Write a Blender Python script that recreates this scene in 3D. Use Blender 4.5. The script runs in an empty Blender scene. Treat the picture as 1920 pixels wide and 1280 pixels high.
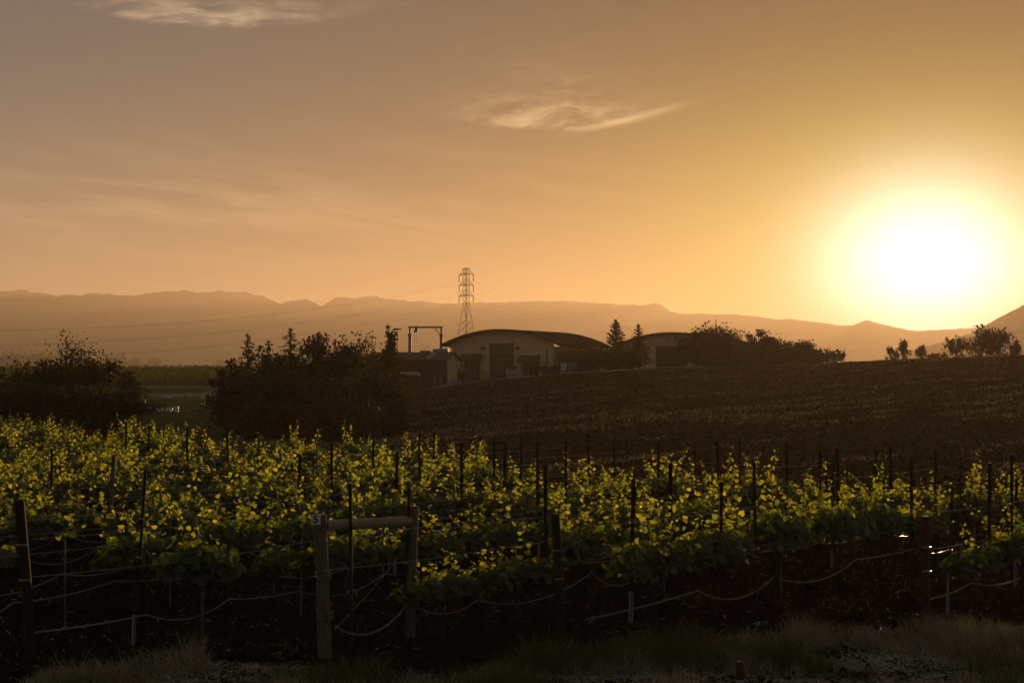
import bpy, math, random
import numpy as np
from mathutils import Vector, Matrix
R = math.radians
S = bpy.context.scene
COL = S.collection

# ------------------------------------------------------------------ camera, sky, sun, exposure
F, CX, CYH, CAMZ = 2667.0, 960.0, 640.0, 3.4
PITCH = R(1.117)
cam = bpy.data.objects.new('camera', bpy.data.cameras.new('camera')); COL.objects.link(cam); S.camera = cam
cam.data.sensor_width = 36; cam.data.lens = 36 * F / 1920
cam.location = (0, 0, CAMZ); cam.rotation_euler = (R(90) + PITCH, 0, 0)
cam.data.clip_start = 0.2; cam.data.clip_end = 30000

SUN_AZ, SUN_EL = R(16.3), R(3.8)
SUN_STRENGTH = 5.0
SKY_STRENGTH = 0.004
S.view_settings.view_transform = 'Standard'; S.view_settings.look = 'None'
S.view_settings.exposure = 0.0; S.view_settings.gamma = 1.0
S.cycles.max_bounces = 5; S.cycles.diffuse_bounces = 1; S.cycles.glossy_bounces = 2
S.cycles.transmission_bounces = 3; S.cycles.volume_bounces = 2; S.cycles.transparent_max_bounces = 8
S.cycles.use_denoising = True
S.cycles.sample_clamp_indirect = 4.0

sun = bpy.data.objects.new('sun', bpy.data.lights.new('sun', 'SUN')); COL.objects.link(sun)
sun.data.energy = SUN_STRENGTH; sun.data.angle = R(0.6); sun.data.color = (1.0, 0.57, 0.24)
SDIR = Vector((math.sin(SUN_AZ) * math.cos(SUN_EL), math.cos(SUN_AZ) * math.cos(SUN_EL), math.sin(SUN_EL)))
sun.rotation_euler = (-SDIR).to_track_quat('-Z', 'Y').to_euler()
sun.location = (0, 0, 60)


class N:
    """tiny node expression helper"""
    def __init__(s, nt, sock): s.nt, s.k = nt, sock
    def _m(s, op, *a, clamp=False):
        n = s.nt.nodes.new('ShaderNodeMath'); n.operation = op; n.use_clamp = clamp
        for i, v in enumerate((s,) + a):
            if isinstance(v, N): s.nt.links.new(v.k, n.inputs[i])
            else: n.inputs[i].default_value = v
        return N(s.nt, n.outputs[0])
    def __add__(s, o): return s._m('ADD', o)
    def __sub__(s, o): return s._m('SUBTRACT', o)
    def __mul__(s, o): return s._m('MULTIPLY', o)
    def __truediv__(s, o): return s._m('DIVIDE', o)
    def neg(s): return s._m('MULTIPLY', -1.0)
    def exp(s): return s._m('EXPONENT')
    def sq(s): return s._m('MULTIPLY', s)
    def pow(s, p): return s._m('POWER', p)
    def max(s, v): return s._m('MAXIMUM', v)
    def min(s, v): return s._m('MINIMUM', v)
    def sat(s): return s._m('ADD', 0.0, clamp=True)
    def step(s, a, b):
        n = s.nt.nodes.new('ShaderNodeMapRange'); n.interpolation_type = 'SMOOTHSTEP'
        s.nt.links.new(s.k, n.inputs[0])
        n.inputs[1].default_value, n.inputs[2].default_value = a, b
        return N(s.nt, n.outputs[0])


def comb(nt, x, y, z):
    n = nt.nodes.new('ShaderNodeCombineXYZ')
    for i, v in enumerate((x, y, z)):
        if isinstance(v, N): nt.links.new(v.k, n.inputs[i])
        else: n.inputs[i].default_value = v
    return n.outputs[0]


def noise(nt, vec, scale, detail=4.0, rough=0.55, dist=0.0):
    n = nt.nodes.new('ShaderNodeTexNoise')
    nt.links.new(vec, n.inputs['Vector'])
    n.inputs['Scale'].default_value = scale; n.inputs['Detail'].default_value = detail
    n.inputs['Roughness'].default_value = rough; n.inputs['Distortion'].default_value = dist
    return N(nt, n.outputs[0])


def mixc(nt, fac, a, b, mode='MIX'):
    n = nt.nodes.new('ShaderNodeMix'); n.data_type = 'RGBA'; n.blend_type = mode
    if isinstance(fac, N): nt.links.new(fac.k, n.inputs[0])
    else: n.inputs[0].default_value = fac
    for i, v in ((6, a), (7, b)):
        if isinstance(v, (tuple, list)): n.inputs[i].default_value = tuple(v) + (1,)
        elif isinstance(v, N): nt.links.new(v.k, n.inputs[i])
        else: nt.links.new(v, n.inputs[i])
    return n.outputs[2]


def build_world():
    w = bpy.data.worlds.new('World'); S.world = w; w.use_nodes = True
    nt = w.node_tree; bg = nt.nodes['Background']
    tc = nt.nodes.new('ShaderNodeTexCoord')
    sep = nt.nodes.new('ShaderNodeSeparateXYZ'); nt.links.new(tc.outputs['Generated'], sep.inputs[0])
    x, y, z = (N(nt, o) for o in sep.outputs)
    el = z.max(-0.99).min(0.99)._m('ARCSINE')
    az = x._m('ARCTAN2', y)
    # physically based base sky; the lowest degrees are read a little higher up (dusty horizon)
    sky = nt.nodes.new('ShaderNodeTexSky'); sky.sky_type = 'NISHITA'; sky.sun_disc = False
    sky.sun_elevation = SUN_EL; sky.sun_rotation = SUN_AZ
    sky.air_density = 1.0; sky.dust_density = 1.0; sky.ozone_density = 1.0
    zz = z.max(0.0) * 0.85 + 0.075
    nt.links.new(comb(nt, x, y, zz), sky.inputs[0])
    base = mixc(nt, 1.0, sky.outputs[0], (SKY_STRENGTH * SKYT[0], SKY_STRENGTH * SKYT[1], SKY_STRENGTH * SKYT[2]), 'MULTIPLY')
    daz = az - SUN_AZ; dele = el - SUN_EL
    # aureole round the sun: wide along the horizon, tighter upwards
    def lobe(sa, se, p=1.0, dn=0.0):
        q = (daz * (1 / sa)).sq() + ((dele + dn) * (1 / se)).sq()
        if p != 1.0: q = q.pow(p)
        return q.neg().exp()
    def add(c, fac, col):
        k = nt.nodes.new('ShaderNodeVectorMath'); k.operation = 'SCALE'; k.inputs[0].default_value = col
        nt.links.new(fac.k, k.inputs[3])
        a = nt.nodes.new('ShaderNodeVectorMath'); a.operation = 'ADD'
        nt.links.new(c, a.inputs[0]); nt.links.new(k.outputs[0], a.inputs[1])
        return a.outputs[0]
    c = base
    front = y.step(-0.6, 0.5)
    high = (el * (1 / R(24.0))).sq().neg().exp() * 0.3 + 0.7
    c = add(c, (lobe(R(25), R(25)) * -0.97 + 1.0) * high * (y.step(-0.8, 0.4) * 0.05 + 0.95), DOME)
    hor = (el * (1 / R(7.0))).sq().neg().exp() * front
    c = add(c, hor, HOR)
    for sa, se, p, col in LOBES:
        c = add(c, lobe(R(sa), R(se), p, R(0.6) if p > 1 else 0.0), col)
    # thin high cloud: two wisps and long faint bands, warm lit
    warp = noise(nt, comb(nt, az * 14, el * 40, 3.3), 1.0, 3.0) - 0.5
    fib = noise(nt, comb(nt, az * 26 + warp * 1.5, el * 150 - az * 10 + warp * 5.0, 1.7), 1.0, 6.0, 0.62)
    puff = noise(nt, comb(nt, az * 38 + warp * 2.0, el * 95 + warp * 2.0, 8.1), 1.0, 5.0, 0.6)
    def wisp(a0, e0, wa, curv, thick, amp, tail):
        a = az - a0
        low = a.sq() * curv + e0 + warp * 0.006
        h = el - low
        m = h.step(-0.002, 0.004) * (h.max(0.0) * (-1 / thick)).exp() * (a * (1 / wa)).sq().neg().exp()
        return m * (fib.step(0.36, 0.72) * 0.7 + puff.step(0.4, 0.75) * 0.5) * amp
    cl = wisp(0.030, 0.1665, 0.050, 1.3, 0.016, 1.0, 0)
    a2 = az - 0.085
    h2 = el - (a2 * 0.23 + 0.1745) - warp * 0.003
    cl = cl + (h2 * (1 / 0.0022)).sq().neg().exp() * (a2 * (1 / 0.03)).sq().neg().exp() * 0.35
    cl = cl + wisp(-0.215, 0.2325, 0.078, 0.9, 0.017, 0.75, 0)
    bands_n = noise(nt, comb(nt, az * 5, el * 70 + az * 9 + warp * 1.2, 5.0), 1.0, 4.0, 0.55)
    bands = bands_n.step(0.42, 0.72) * ((el - 0.115) * (1 / 0.032)).sq().neg().exp() * ((az + 0.2) * (1 / 0.22)).sq().neg().exp()
    c = add(c, cl, (0.98, 0.66, 0.34))
    c = add(c, bands, (0.23, 0.14, 0.062))
    nt.links.new(c, bg.inputs[0]); bg.inputs[1].default_value = 1.0

SKYT = (0.2, 0.3, 0.5)
DOME = (0.098, 0.124, 0.128)
HOR = (0.36, 0.19, 0.055)
LOBES = ((14, 7.6, 1.0, (0.15, 0.120, 0.016)), (8.6, 5.4, 1.0, (0.30, 0.36, 0.065)), (3.75, 3.35, 1.05, (2.2, 2.2, 2.25)))
build_world()

# ------------------------------------------------------------------ pixel helpers (1920 x 1280 picture)
def ray(px, py):
    u, v = (px - CX) / F, (CYH - py) / F
    cy, cz = math.cos(PITCH) - v * math.sin(PITCH), math.sin(PITCH) + v * math.cos(PITCH)
    return u / cy, cz / cy                       # x and z per metre of forward distance
def at(px, py, d):
    a, b = ray(px, py); return Vector((a * d, d, CAMZ + b * d))
def zat(py, d): return CAMZ + ray(960, py)[1] * d
def xat(px, py, d): return ray(px, py)[0] * d

# ------------------------------------------------------------------ noise + terrain
_rs = np.random.RandomState(7)
_lat = _rs.rand(256, 256)
def vnoise(x, y):
    x = np.asarray(x, float); y = np.asarray(y, float)
    xi = np.floor(x).astype(int); yi = np.floor(y).astype(int)
    fx, fy = x - xi, y - yi
    fx = fx * fx * (3 - 2 * fx); fy = fy * fy * (3 - 2 * fy)
    g = lambda a, b: _lat[a & 255, b & 255]
    return (g(xi, yi) * (1 - fx) + g(xi + 1, yi) * fx) * (1 - fy) + (g(xi, yi + 1) * (1 - fx) + g(xi + 1, yi + 1) * fx) * fy
def fbm(x, y, o=4):
    s = 0.0; a = 0.5; t = 0.0
    for i in range(o):
        s = s + a * vnoise(x * 2 ** i + 17.3 * i, y * 2 ** i + 9.1 * i); t += a; a *= 0.5
    return s / t
def sstep(a, b, v):
    t = np.clip((v - a) / (b - a), 0, 1); return t * t * (3 - 2 * t)

ZC_PX = [-400, 560, 650, 720, 770, 850, 950, 1050, 1230, 1500, 1700, 1920, 2600]
ZC_Z = [-1.2, -1.2, -0.9, -0.2, 0.7, 1.5, 2.3, 2.85, 3.5, 3.96, 4.6, 5.07, 6.6]
LEFT_D = [0, 62, 100, 150, 205, 225, 256, 300, 420, 900, 4000, 9000]
LEFT_Z = [0, 0, -0.7, -1.05, -0.7, 1.0, 3.0, 3.0, 0.5, -4, 0, 0]
def HB(x, y):
    x = np.asarray(x, float); y = np.asarray(y, float)
    yy = np.maximum(y, 8.0)
    px = np.clip(CX + F * x / yy, -3000, 5000)
    d0 = np.interp(px, [-200, 0, 700, 960, 1920, 2600], [75, 64, 48, 40, 31, 30])
    zc = np.interp(px, ZC_PX, ZC_Z)
    t = np.clip((y - d0) / (165 - d0), 0, 1)
    hill = zc * t ** 1.4
    far = np.interp(y, [0, 260, 420, 900, 4000, 9000], [0, 0, -2, -4, 0, 0])
    k = sstep(215, 420, y)
    hill = hill * (1 - k) + far * k
    left = np.interp(y, LEFT_D, LEFT_Z)
    w = sstep(700, 800, px)
    z = left * (1 - w) + hill * w
    z = z + 1.75 * (1 - sstep(2.0, 13.2, y))
    return z
def H(x, y):
    x = np.asarray(x, float); y = np.asarray(y, float)
    z = HB(x, y)
    near = 1 - sstep(45, 90, y)
    z = z + near * ((fbm(x * 0.7, y * 0.7, 3) - 0.5) * 0.10 + (fbm(x * 4.0, y * 4.0, 2) - 0.5) * 0.06)
    fld = sstep(34, 60, y) * (1 - sstep(160, 190, y))
    c, s = math.cos(R(46)), math.sin(R(46))
    u, v = x * c + y * s, -x * s + y * c
    z = z + fld * ((fbm(u * 0.08, v * 0.5, 3) - 0.5) * 0.16 + (fbm(u * 0.7, v * 1.5, 2) - 0.5) * 0.10)
    z = z + sstep(170, 400, y) * (fbm(x * 0.02, y * 0.02, 3) - 0.5) * 0.6
    return z
def Hs(x, y): return float(H(np.array([x]), np.array([y]))[0])
def HBs(x, y): return float(HB(np.array([x]), np.array([y]))[0])
def ground_at(px, py, d0=6.0, d1=600.0):
    a, b = ray(px, py); d = np.geomspace(d0, d1, 4000)
    hit = np.nonzero(CAMZ + b * d <= HB(a * d, d))[0]
    d = d[hit[0]] if len(hit) else d1
    return Vector((a * d, d, HBs(a * d, d)))

# ------------------------------------------------------------------ object helpers
def tag(o, label=None, cat=None, group=None, kind=None):
    if label: o['label'] = label
    if cat: o['category'] = cat
    if group: o['group'] = group
    if kind: o['kind'] = kind
    return o
def empty(name, loc, label, cat, rz=0.0, group=None):
    o = bpy.data.objects.new(name, None); COL.objects.link(o); o.empty_display_size = 0.3
    o.location = loc; o.rotation_euler = (0, 0, rz)
    return tag(o, label, cat, group)
def link(name, me, m, parent=None, loc=None, rz=0.0):
    o = bpy.data.objects.new(name, me); COL.objects.link(o)
    if m is not None and not me.materials: me.materials.append(m)
    if parent: o.parent = parent
    if loc is not None: o.location = loc
    if rz: o.rotation_euler = (0, 0, rz)
    return o

class MB:
    def __init__(s): s.v = []; s.f = []; s.n = 0
    def add(s, v, f):
        v = [tuple(p) for p in v]; k = s.n; s.v += v; s.n += len(v)
        s.f += [tuple(i + k for i in q) for q in f]; return s
    def box(s, lo, hi, rot=None, org=None):
        (a, b, c), (d, e, g) = lo, hi
        v = [(a, b, c), (d, b, c), (d, e, c), (a, e, c), (a, b, g), (d, b, g), (d, e, g), (a, e, g)]
        if rot is not None:
            o = Vector(org or (0, 0, 0)); v = [rot @ (Vector(p) - o) + o for p in v]
        return s.add(v, [(0, 3, 2, 1), (4, 5, 6, 7), (0, 1, 5, 4), (1, 2, 6, 5), (2, 3, 7, 6), (3, 0, 4, 7)])
    def bar(s, a, b, w, h=None):
        a, b = Vector(a), Vector(b); h = h or w
        d = (b - a).normalized(); u = d.cross(Vector((0, 0, 1)))
        if u.length < 1e-3: u = Vector((1, 0, 0))
        u.normalize(); v = u.cross(d)
        q = [u * (i * w / 2) + v * (j * h / 2) for i, j in ((-1, -1), (1, -1), (1, 1), (-1, 1))]
        return s.add([a + p for p in q] + [b + p for p in q], [(3, 2, 1, 0), (4, 5, 6, 7), (0, 1, 5, 4), (1, 2, 6, 5), (2, 3, 7, 6), (3, 0, 4, 7)])
    def tube(s, pts, rad, sides=6, cap=True):
        pts = [Vector(p) for p in pts]; n = len(pts)
        if not hasattr(rad, '__len__'): rad = [rad] * n
        vs = []; u = None
        for i, p in enumerate(pts):
            d = (pts[min(i + 1, n - 1)] - pts[max(i - 1, 0)]).normalized()
            if u is None:
                u = d.cross(Vector((0.3, 1, 0.2)))
                if u.length < 1e-3: u = d.cross(Vector((1, 0, 0)))
            u = (u - d * u.dot(d)).normalized(); v = d.cross(u)
            for k in range(sides):
                t = 2 * math.pi * k / sides
                vs.append(p + (u * math.cos(t) + v * math.sin(t)) * rad[i])
        fs = [(i * sides + k, i * sides + (k + 1) % sides, (i + 1) * sides + (k + 1) % sides, (i + 1) * sides + k) for i in range(n - 1) for k in range(sides)]
        if cap: fs += [tuple(range(sides))[::-1], tuple((n - 1) * sides + k for k in range(sides))]
        return s.add(vs, fs)
    def mesh(s, name, smooth=False):
        me = bpy.data.meshes.new(name); me.from_pydata(s.v, [], s.f); me.update()
        if smooth: me.polygons.foreach_set('use_smooth', [True] * len(me.polygons))
        return me
    def build(s, name, m, parent=None, loc=None, rz=0.0, smooth=False):
        return link(name, s.mesh(name, smooth), m, parent, loc, rz)

def np_mesh(name, verts, faces, smooth=False):
    """verts (n,3); faces (m,k) with a constant k"""
    verts = np.asarray(verts, np.float32); faces = np.asarray(faces, np.int32)
    me = bpy.data.meshes.new(name); m, k = faces.shape
    me.vertices.add(len(verts)); me.vertices.foreach_set('co', verts.ravel())
    me.loops.add(m * k); me.loops.foreach_set('vertex_index', faces.ravel())
    me.polygons.add(m); me.polygons.foreach_set('loop_start', np.arange(0, m * k, k, dtype=np.int32))
    if smooth: me.polygons.foreach_set('use_smooth', np.ones(m, bool))
    me.update(calc_edges=True); return me
def grid_faces(nr, nc):
    i = np.arange((nr - 1) * (nc - 1)); r = i // (nc - 1); c = i % (nc - 1); a = r * nc + c
    return np.stack([a, a + 1, a + nc + 1, a + nc], 1)

# ------------------------------------------------------------------ materials
MATS = {}
def mat(name, col, rough=0.8, metal=0.0, spec=0.3, vary=0.25, scale=6.0, bump=0.0, col2=None, detail=5.0, stretch=(1, 1, 1)):
    if name in MATS: return MATS[name]
    m = bpy.data.materials.new(name); m.use_nodes = True; nt = m.node_tree
    b = nt.nodes['Principled BSDF']; b.inputs['Roughness'].default_value = rough
    b.inputs['Metallic'].default_value = metal; b.inputs['Specular IOR Level'].default_value = spec
    tc = nt.nodes.new('ShaderNodeTexCoord'); mp = nt.nodes.new('ShaderNodeMapping')
    mp.inputs['Scale'].default_value = stretch
    nt.links.new(tc.outputs['Object'], mp.inputs[0])
    n = noise(nt, mp.outputs[0], scale, detail)
    c2 = col2 or tuple(v * (1 - vary) for v in col)
    c1 = tuple(min(1, v * (1 + vary)) for v in col) if col2 is None else col
    nt.links.new(mixc(nt, n.step(0.35, 0.65), c1, c2), b.inputs['Base Color'])
    if bump:
        bp = nt.nodes.new('ShaderNodeBump'); bp.inputs['Strength'].default_value = bump; bp.inputs['Distance'].default_value = 0.02
        nt.links.new(n.k, bp.inputs['Height']); nt.links.new(bp.outputs[0], b.inputs['Normal'])
    MATS[name] = m; return m

def leaf_mat(name, dark, light, trans, tfac=0.5, gloss=0.06, tdark=None):
    m = bpy.data.materials.new(name); m.use_nodes = True; nt = m.node_tree
    nt.nodes.remove(nt.nodes['Principled BSDF']); out = nt.nodes['Material Output']
    geo = nt.nodes.new('ShaderNodeNewGeometry'); r = N(nt, geo.outputs['Random Per Island'])
    d = nt.nodes.new('ShaderNodeBsdfDiffuse'); t = nt.nodes.new('ShaderNodeBsdfTranslucent')
    nt.links.new(mixc(nt, r, dark, light), d.inputs[0])
    k = mixc(nt, r, tdark or tuple(v * 0.55 for v in trans), trans)
    nt.links.new(k, t.inputs[0])
    mx = nt.nodes.new('ShaderNodeMixShader'); mx.inputs[0].default_value = tfac
    nt.links.new(d.outputs[0], mx.inputs[1]); nt.links.new(t.outputs[0], mx.inputs[2])
    g = nt.nodes.new('ShaderNodeBsdfGlossy'); g.inputs['Roughness'].default_value = 0.38
    g.inputs[0].default_value = (0.8, 0.8, 0.7, 1)
    m2 = nt.nodes.new('ShaderNodeMixShader'); m2.inputs[0].default_value = gloss
    nt.links.new(mx.outputs[0], m2.inputs[1]); nt.links.new(g.outputs[0], m2.inputs[2])
    nt.links.new(m2.outputs[0], out.inputs[0]); MATS[name] = m; return m

def ground_mat():
    m = bpy.data.materials.new('soil_and_grass'); m.use_nodes = True; nt = m.node_tree
    b = nt.nodes['Principled BSDF']; b.inputs['Roughness'].default_value = 1.0; b.inputs['Specular IOR Level'].default_value = 0.0
    geo = nt.nodes.new('ShaderNodeNewGeometry'); pos = geo.outputs['Position']
    at_ = lambda nm: (lambda n: (setattr(n, 'attribute_name', nm), N(nt, n.outputs['Fac']))[1])(nt.nodes.new('ShaderNodeAttribute'))
    field, grass, dry = at_('field'), at_('grass'), at_('dry')
    big = noise(nt, pos, 0.35, 5); fine = noise(nt, pos, 7.0, 6, 0.65)
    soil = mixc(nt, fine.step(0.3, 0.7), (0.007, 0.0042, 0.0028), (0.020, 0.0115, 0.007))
    mp = nt.nodes.new('ShaderNodeMapping'); mp.inputs['Rotation'].default_value = (0, 0, R(-46)); mp.inputs['Scale'].default_value = (0.10, 0.75, 0.5)
    nt.links.new(pos, mp.inputs[0])
    st = noise(nt, mp.outputs[0], 1.0, 7, 0.68, 0.6)
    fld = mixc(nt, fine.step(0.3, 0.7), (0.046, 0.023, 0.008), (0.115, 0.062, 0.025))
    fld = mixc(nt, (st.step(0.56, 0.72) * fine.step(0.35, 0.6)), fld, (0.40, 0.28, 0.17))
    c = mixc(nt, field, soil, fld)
    gr = mixc(nt, big.step(0.3, 0.7), (0.045, 0.050, 0.014), (0.085, 0.090, 0.028))
    c = mixc(nt, grass, c, gr)
    c = mixc(nt, dry * fine.step(0.2, 0.6), c, (0.40, 0.31, 0.20))
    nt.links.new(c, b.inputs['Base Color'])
    bp = nt.nodes.new('ShaderNodeBump'); bp.inputs['Strength'].default_value = 0.6; bp.inputs['Distance'].default_value = 0.05
    nt.links.new(fine.k, bp.inputs['Height']); nt.links.new(bp.outputs[0], b.inputs['Normal'])
    return m

M_SOIL = ground_mat()
M_MOUNT = mat('chaparral_slope', (0.050, 0.045, 0.028), 1.0, spec=0.0, scale=0.012, vary=0.4)
M_WOODPOST = mat('weathered_wood', (0.13, 0.10, 0.068), 0.9, vary=0.35, scale=9, bump=0.5, stretch=(6, 6, 0.8))
M_RAIL = mat('pale_wood', (0.30, 0.22, 0.15), 0.85, vary=0.3, scale=9, bump=0.4, stretch=(1, 6, 6))
M_STEEL = mat('rusted_steel', (0.022, 0.013, 0.009), 0.75, metal=0.2, vary=0.4, scale=14)
M_RUST = mat('red_rust', (0.060, 0.022, 0.012), 0.8, vary=0.35, scale=18, bump=0.2)
M_SLEEVE = mat('white_sleeve', (0.27, 0.28, 0.30), 0.55, vary=0.12, scale=10)
M_HOSE = mat('black_poly_hose', (0.13, 0.12, 0.11), 0.16, spec=1.0, vary=0.1)
M_WIRE = mat('galvanised_wire', (0.35, 0.33, 0.30), 0.3, metal=0.9, vary=0.1)
M_BARK = mat('vine_bark', (0.030, 0.021, 0.014), 0.95, vary=0.4, scale=20, bump=0.5, stretch=(3, 3, 1))
M_SHOOT = mat('green_cane', (0.085, 0.080, 0.025), 0.6, vary=0.3, scale=10)
M_LEAF = leaf_mat('vine_leaf', (0.014, 0.028, 0.005), (0.040, 0.056, 0.010), (0.97, 0.88, 0.055), 0.80, 0.06, (0.28, 0.44, 0.03))
M_SHADE_LEAF = leaf_mat('shaded_vine_leaf', (0.010, 0.020, 0.004), (0.026, 0.040, 0.007), (0.22, 0.30, 0.02), 0.55, 0.05)  # darker copy for the lower leaves: canopy shade put into the colour
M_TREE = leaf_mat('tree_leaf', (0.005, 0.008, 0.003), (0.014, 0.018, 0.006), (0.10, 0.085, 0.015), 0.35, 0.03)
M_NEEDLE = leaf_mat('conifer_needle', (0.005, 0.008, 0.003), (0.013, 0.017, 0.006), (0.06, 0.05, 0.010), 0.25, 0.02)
M_TRUNK = mat('tree_bark', (0.030, 0.022, 0.015), 0.95, vary=0.4, scale=8, bump=0.4)
M_DRY = leaf_mat('dry_grass_blade', (0.26, 0.20, 0.12), (0.62, 0.52, 0.35), (0.30, 0.20, 0.08), 0.4, 0.02)
M_GREENG = leaf_mat('green_grass_blade', (0.035, 0.045, 0.012), (0.12, 0.11, 0.03), (0.20, 0.17, 0.03), 0.4, 0.03)
M_STRAW = leaf_mat('straw', (0.22, 0.17, 0.10), (0.70, 0.60, 0.44), (0.25, 0.18, 0.09), 0.25, 0.05)

# ------------------------------------------------------------------ ground sheet
def axis(lo, hi, near_lo, near_hi, step, grow):
    a = list(np.arange(near_lo, near_hi + 1e-6, step)); s = step; v = near_hi
    while v < hi: s *= grow; v += s; a.append(min(v, hi))
    s = step; v = near_lo; b = []
    while v > lo: s *= grow; v -= s; b.append(max(v, lo))
    return np.array(b[::-1] + a)
def build_ground():
    xs = axis(-7000, 7000, -13, 13, 0.16, 1.035); ys = axis(-1500, 7000, 6, 34, 0.16, 1.022)
    X, Y = np.meshgrid(xs, ys); Z = H(X, Y)
    me = np_mesh('ground', np.stack([X, Y, Z], -1).reshape(-1, 3), grid_faces(len(ys), len(xs)), True)
    px = CX + F * X / np.maximum(Y, 8)
    d0 = np.interp(px, [-200, 0, 700, 960, 1920, 2600], [75, 64, 48, 40, 31, 30])
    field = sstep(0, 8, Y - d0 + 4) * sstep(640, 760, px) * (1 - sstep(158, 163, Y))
    grass = sstep(0, 12, Y - d0) * (1 - sstep(640, 760, px)) + sstep(158, 166, Y)
    grass = np.clip(grass, 0, 1)
    emb = 1 - sstep(13.2, 15.0, Y + (fbm(X * 0.6, Y * 0.6, 3) - 0.5) * 4 - np.clip(X, -1, 5) * 0.28)
    grass = np.maximum(grass, emb * 0.6)
    dry = emb * sstep(0.32, 0.58, fbm(X * 0.9 + 4, Y * 1.2, 3))
    dry = np.maximum(dry, sstep(196, 204, Y) * (1 - sstep(218, 228, Y)) * (1 - sstep(640, 700, px)) * sstep(0.4, 0.6, fbm(X * .06, Y * .2, 3)))
    dry = np.maximum(dry, 0.3 * sstep(700, 1100, Y))
    for nm, a in (('field', field), ('grass', grass), ('dry', dry)):
        k = me.attributes.new(nm, 'FLOAT', 'POINT'); k.data.foreach_set('value', a.ravel().astype(np.float32))
    o = link('ground', me, M_SOIL); tag(o, kind='structure')
build_ground()

# ------------------------------------------------------------------ mountains
RIDGE = [(-900, 560), (-500, 540), (-200, 552), (0, 546), (40, 545), (110, 553), (180, 550), (250, 553), (270, 548), (300, 545), (335, 545), (370, 549), (410, 545), (425, 549), (460, 548), (475, 552), (495, 556), (522, 568), (545, 563), (572, 562), (604, 574), (618, 565), (635, 557), (662, 561), (685, 557), (705, 556), (722, 562), (745, 561), (770, 565), (795, 566), (830, 570), (868, 567), (910, 567), (960, 565), (1010, 565), (1060, 563), (1090, 566), (1110, 568), (1148, 569), (1160, 572), (1200, 573), (1225, 568), (1240, 572), (1258, 585), (1300, 588), (1340, 588), (1420, 592), (1440, 596), (1500, 600), (1540, 605), (1575, 609), (1600, 609), (1625, 600), (1645, 606), (1670, 611), (1720, 621), (1800, 616), (1880, 612), (2000, 610), (2500, 600), (3200, 590)]
def mountain(name, prof, d_front, d_ridge, d_back, pxs, amp, seed, fine):
    P = np.arange(pxs[0], pxs[1], pxs[2]); nD = 90
    dd = np.concatenate([np.linspace(d_front, d_ridge, nD), np.linspace(d_ridge, d_back, 16)[1:]])
    PX, D = np.meshgrid(P, dd)
    slope = (PX - CX) / F
    hr = np.interp(P, [p for p, _ in prof], [zat(y, 1) - CAMZ for _, y in prof]) * d_ridge + CAMZ
    hr = np.tile(hr, (len(dd), 1))
    hr = hr + ((fbm(PX * 0.045 + seed, PX * 0 + 3.3, 3) - 0.5) * 1.6 + (fbm(PX * 0.13 + seed, PX * 0 + 6.3, 2) - 0.5) * 0.55) * fine * np.interp(PX, [0, 560, 800, 1400], [1.3, 1.2, .7, .5])
    t = np.clip((D - d_front) / (d_ridge - d_front), 0, 1)
    X = slope * D
    rid = 1 - np.abs(2 * fbm(X * 0.0022 + seed, D * 0.0009 + seed * 2, 4) - 1)
    body = np.where(D <= d_ridge, t ** 1.15, np.clip(1 - (D - d_ridge) / (d_back - d_ridge), 0, 1) ** 0.8)
    spur = 1 - amp * (1 - rid) * np.sin(np.pi * np.clip(t, 0, 1)) ** 1.0 * (D <= d_ridge) * 1.6
    Z = -6 + (hr + 6) * body * spur
    k = (D <= d_ridge); el = (Z - CAMZ) / D; lim = (hr - CAMZ) / d_ridge * (0.55 + 0.45 * t)
    Z = np.where(k & (el > lim), CAMZ + lim * D, Z)
    me = np_mesh(name, np.stack([X, D, Z], -1).reshape(-1, 3), grid_faces(len(dd), len(P)), True)
    return tag(link(name, me, M_MOUNT), kind='structure')
mountain('mountains', RIDGE, 3500, 4600, 5600, (-900, 3000, 3), 0.75, 1.3, 9.5)
FOOT = [(-900, 640), (0, 652), (150, 640), (330, 655), (520, 632), (700, 600), (760, 585), (850, 596), (1000, 600), (1200, 612), (1400, 640), (1700, 660), (2600, 660)]
mountain('foothills', FOOT, 3000, 3800, 4300, (-900, 2600, 5), 0.8, 8.7, 5.0)
HILL = [(1500, 690), (1660, 672), (1715, 655), (1745, 647), (1775, 640), (1800, 630), (1822, 625), (1840, 613), (1880, 592), (1920, 571), (1990, 530), (2100, 470), (2300, 420), (2700, 430), (3300, 520)]
mountain('hill', HILL, 1300, 2200, 3000, (1500, 3300, 4), 0.4, 4.1, 3.0)


# ------------------------------------------------------------------ large structure: winery
PHI = R(25.6)
class Frame:
    """local axes of a building front: u along the front, y into the building"""
    def __init__(s, ox, oy, oz, phi): s.o = Vector((ox, oy, oz)); s.phi = phi
    def u(s, px, y=0.0):
        k = ray(px, 640)[0]; c, n = math.cos(s.phi), math.sin(s.phi)
        ox, oy = s.o.x + y * n, s.o.y + y * c
        return (k * oy - ox) / (c + k * n)
    def z(s, py, u, y=0.0):
        return zat(py, s.o.y - u * math.sin(s.phi) + y * math.cos(s.phi)) - s.o.z
M_STUCCO = mat('tan_stucco', (0.66, 0.45, 0.25), 0.95, vary=0.10, scale=1.6, bump=0.1)
M_STUCCO2 = mat('ochre_stucco', (0.46, 0.30, 0.10), 0.95, vary=0.15, scale=2)
M_ROOF = mat('dark_metal_roof', (0.026, 0.018, 0.012), 0.95, spec=0.0, vary=0.2, scale=1.5)
M_DOOR = mat('dark_door', (0.022, 0.012, 0.008), 0.6, vary=0.3, scale=3, stretch=(4, 1, 0.5))
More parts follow.
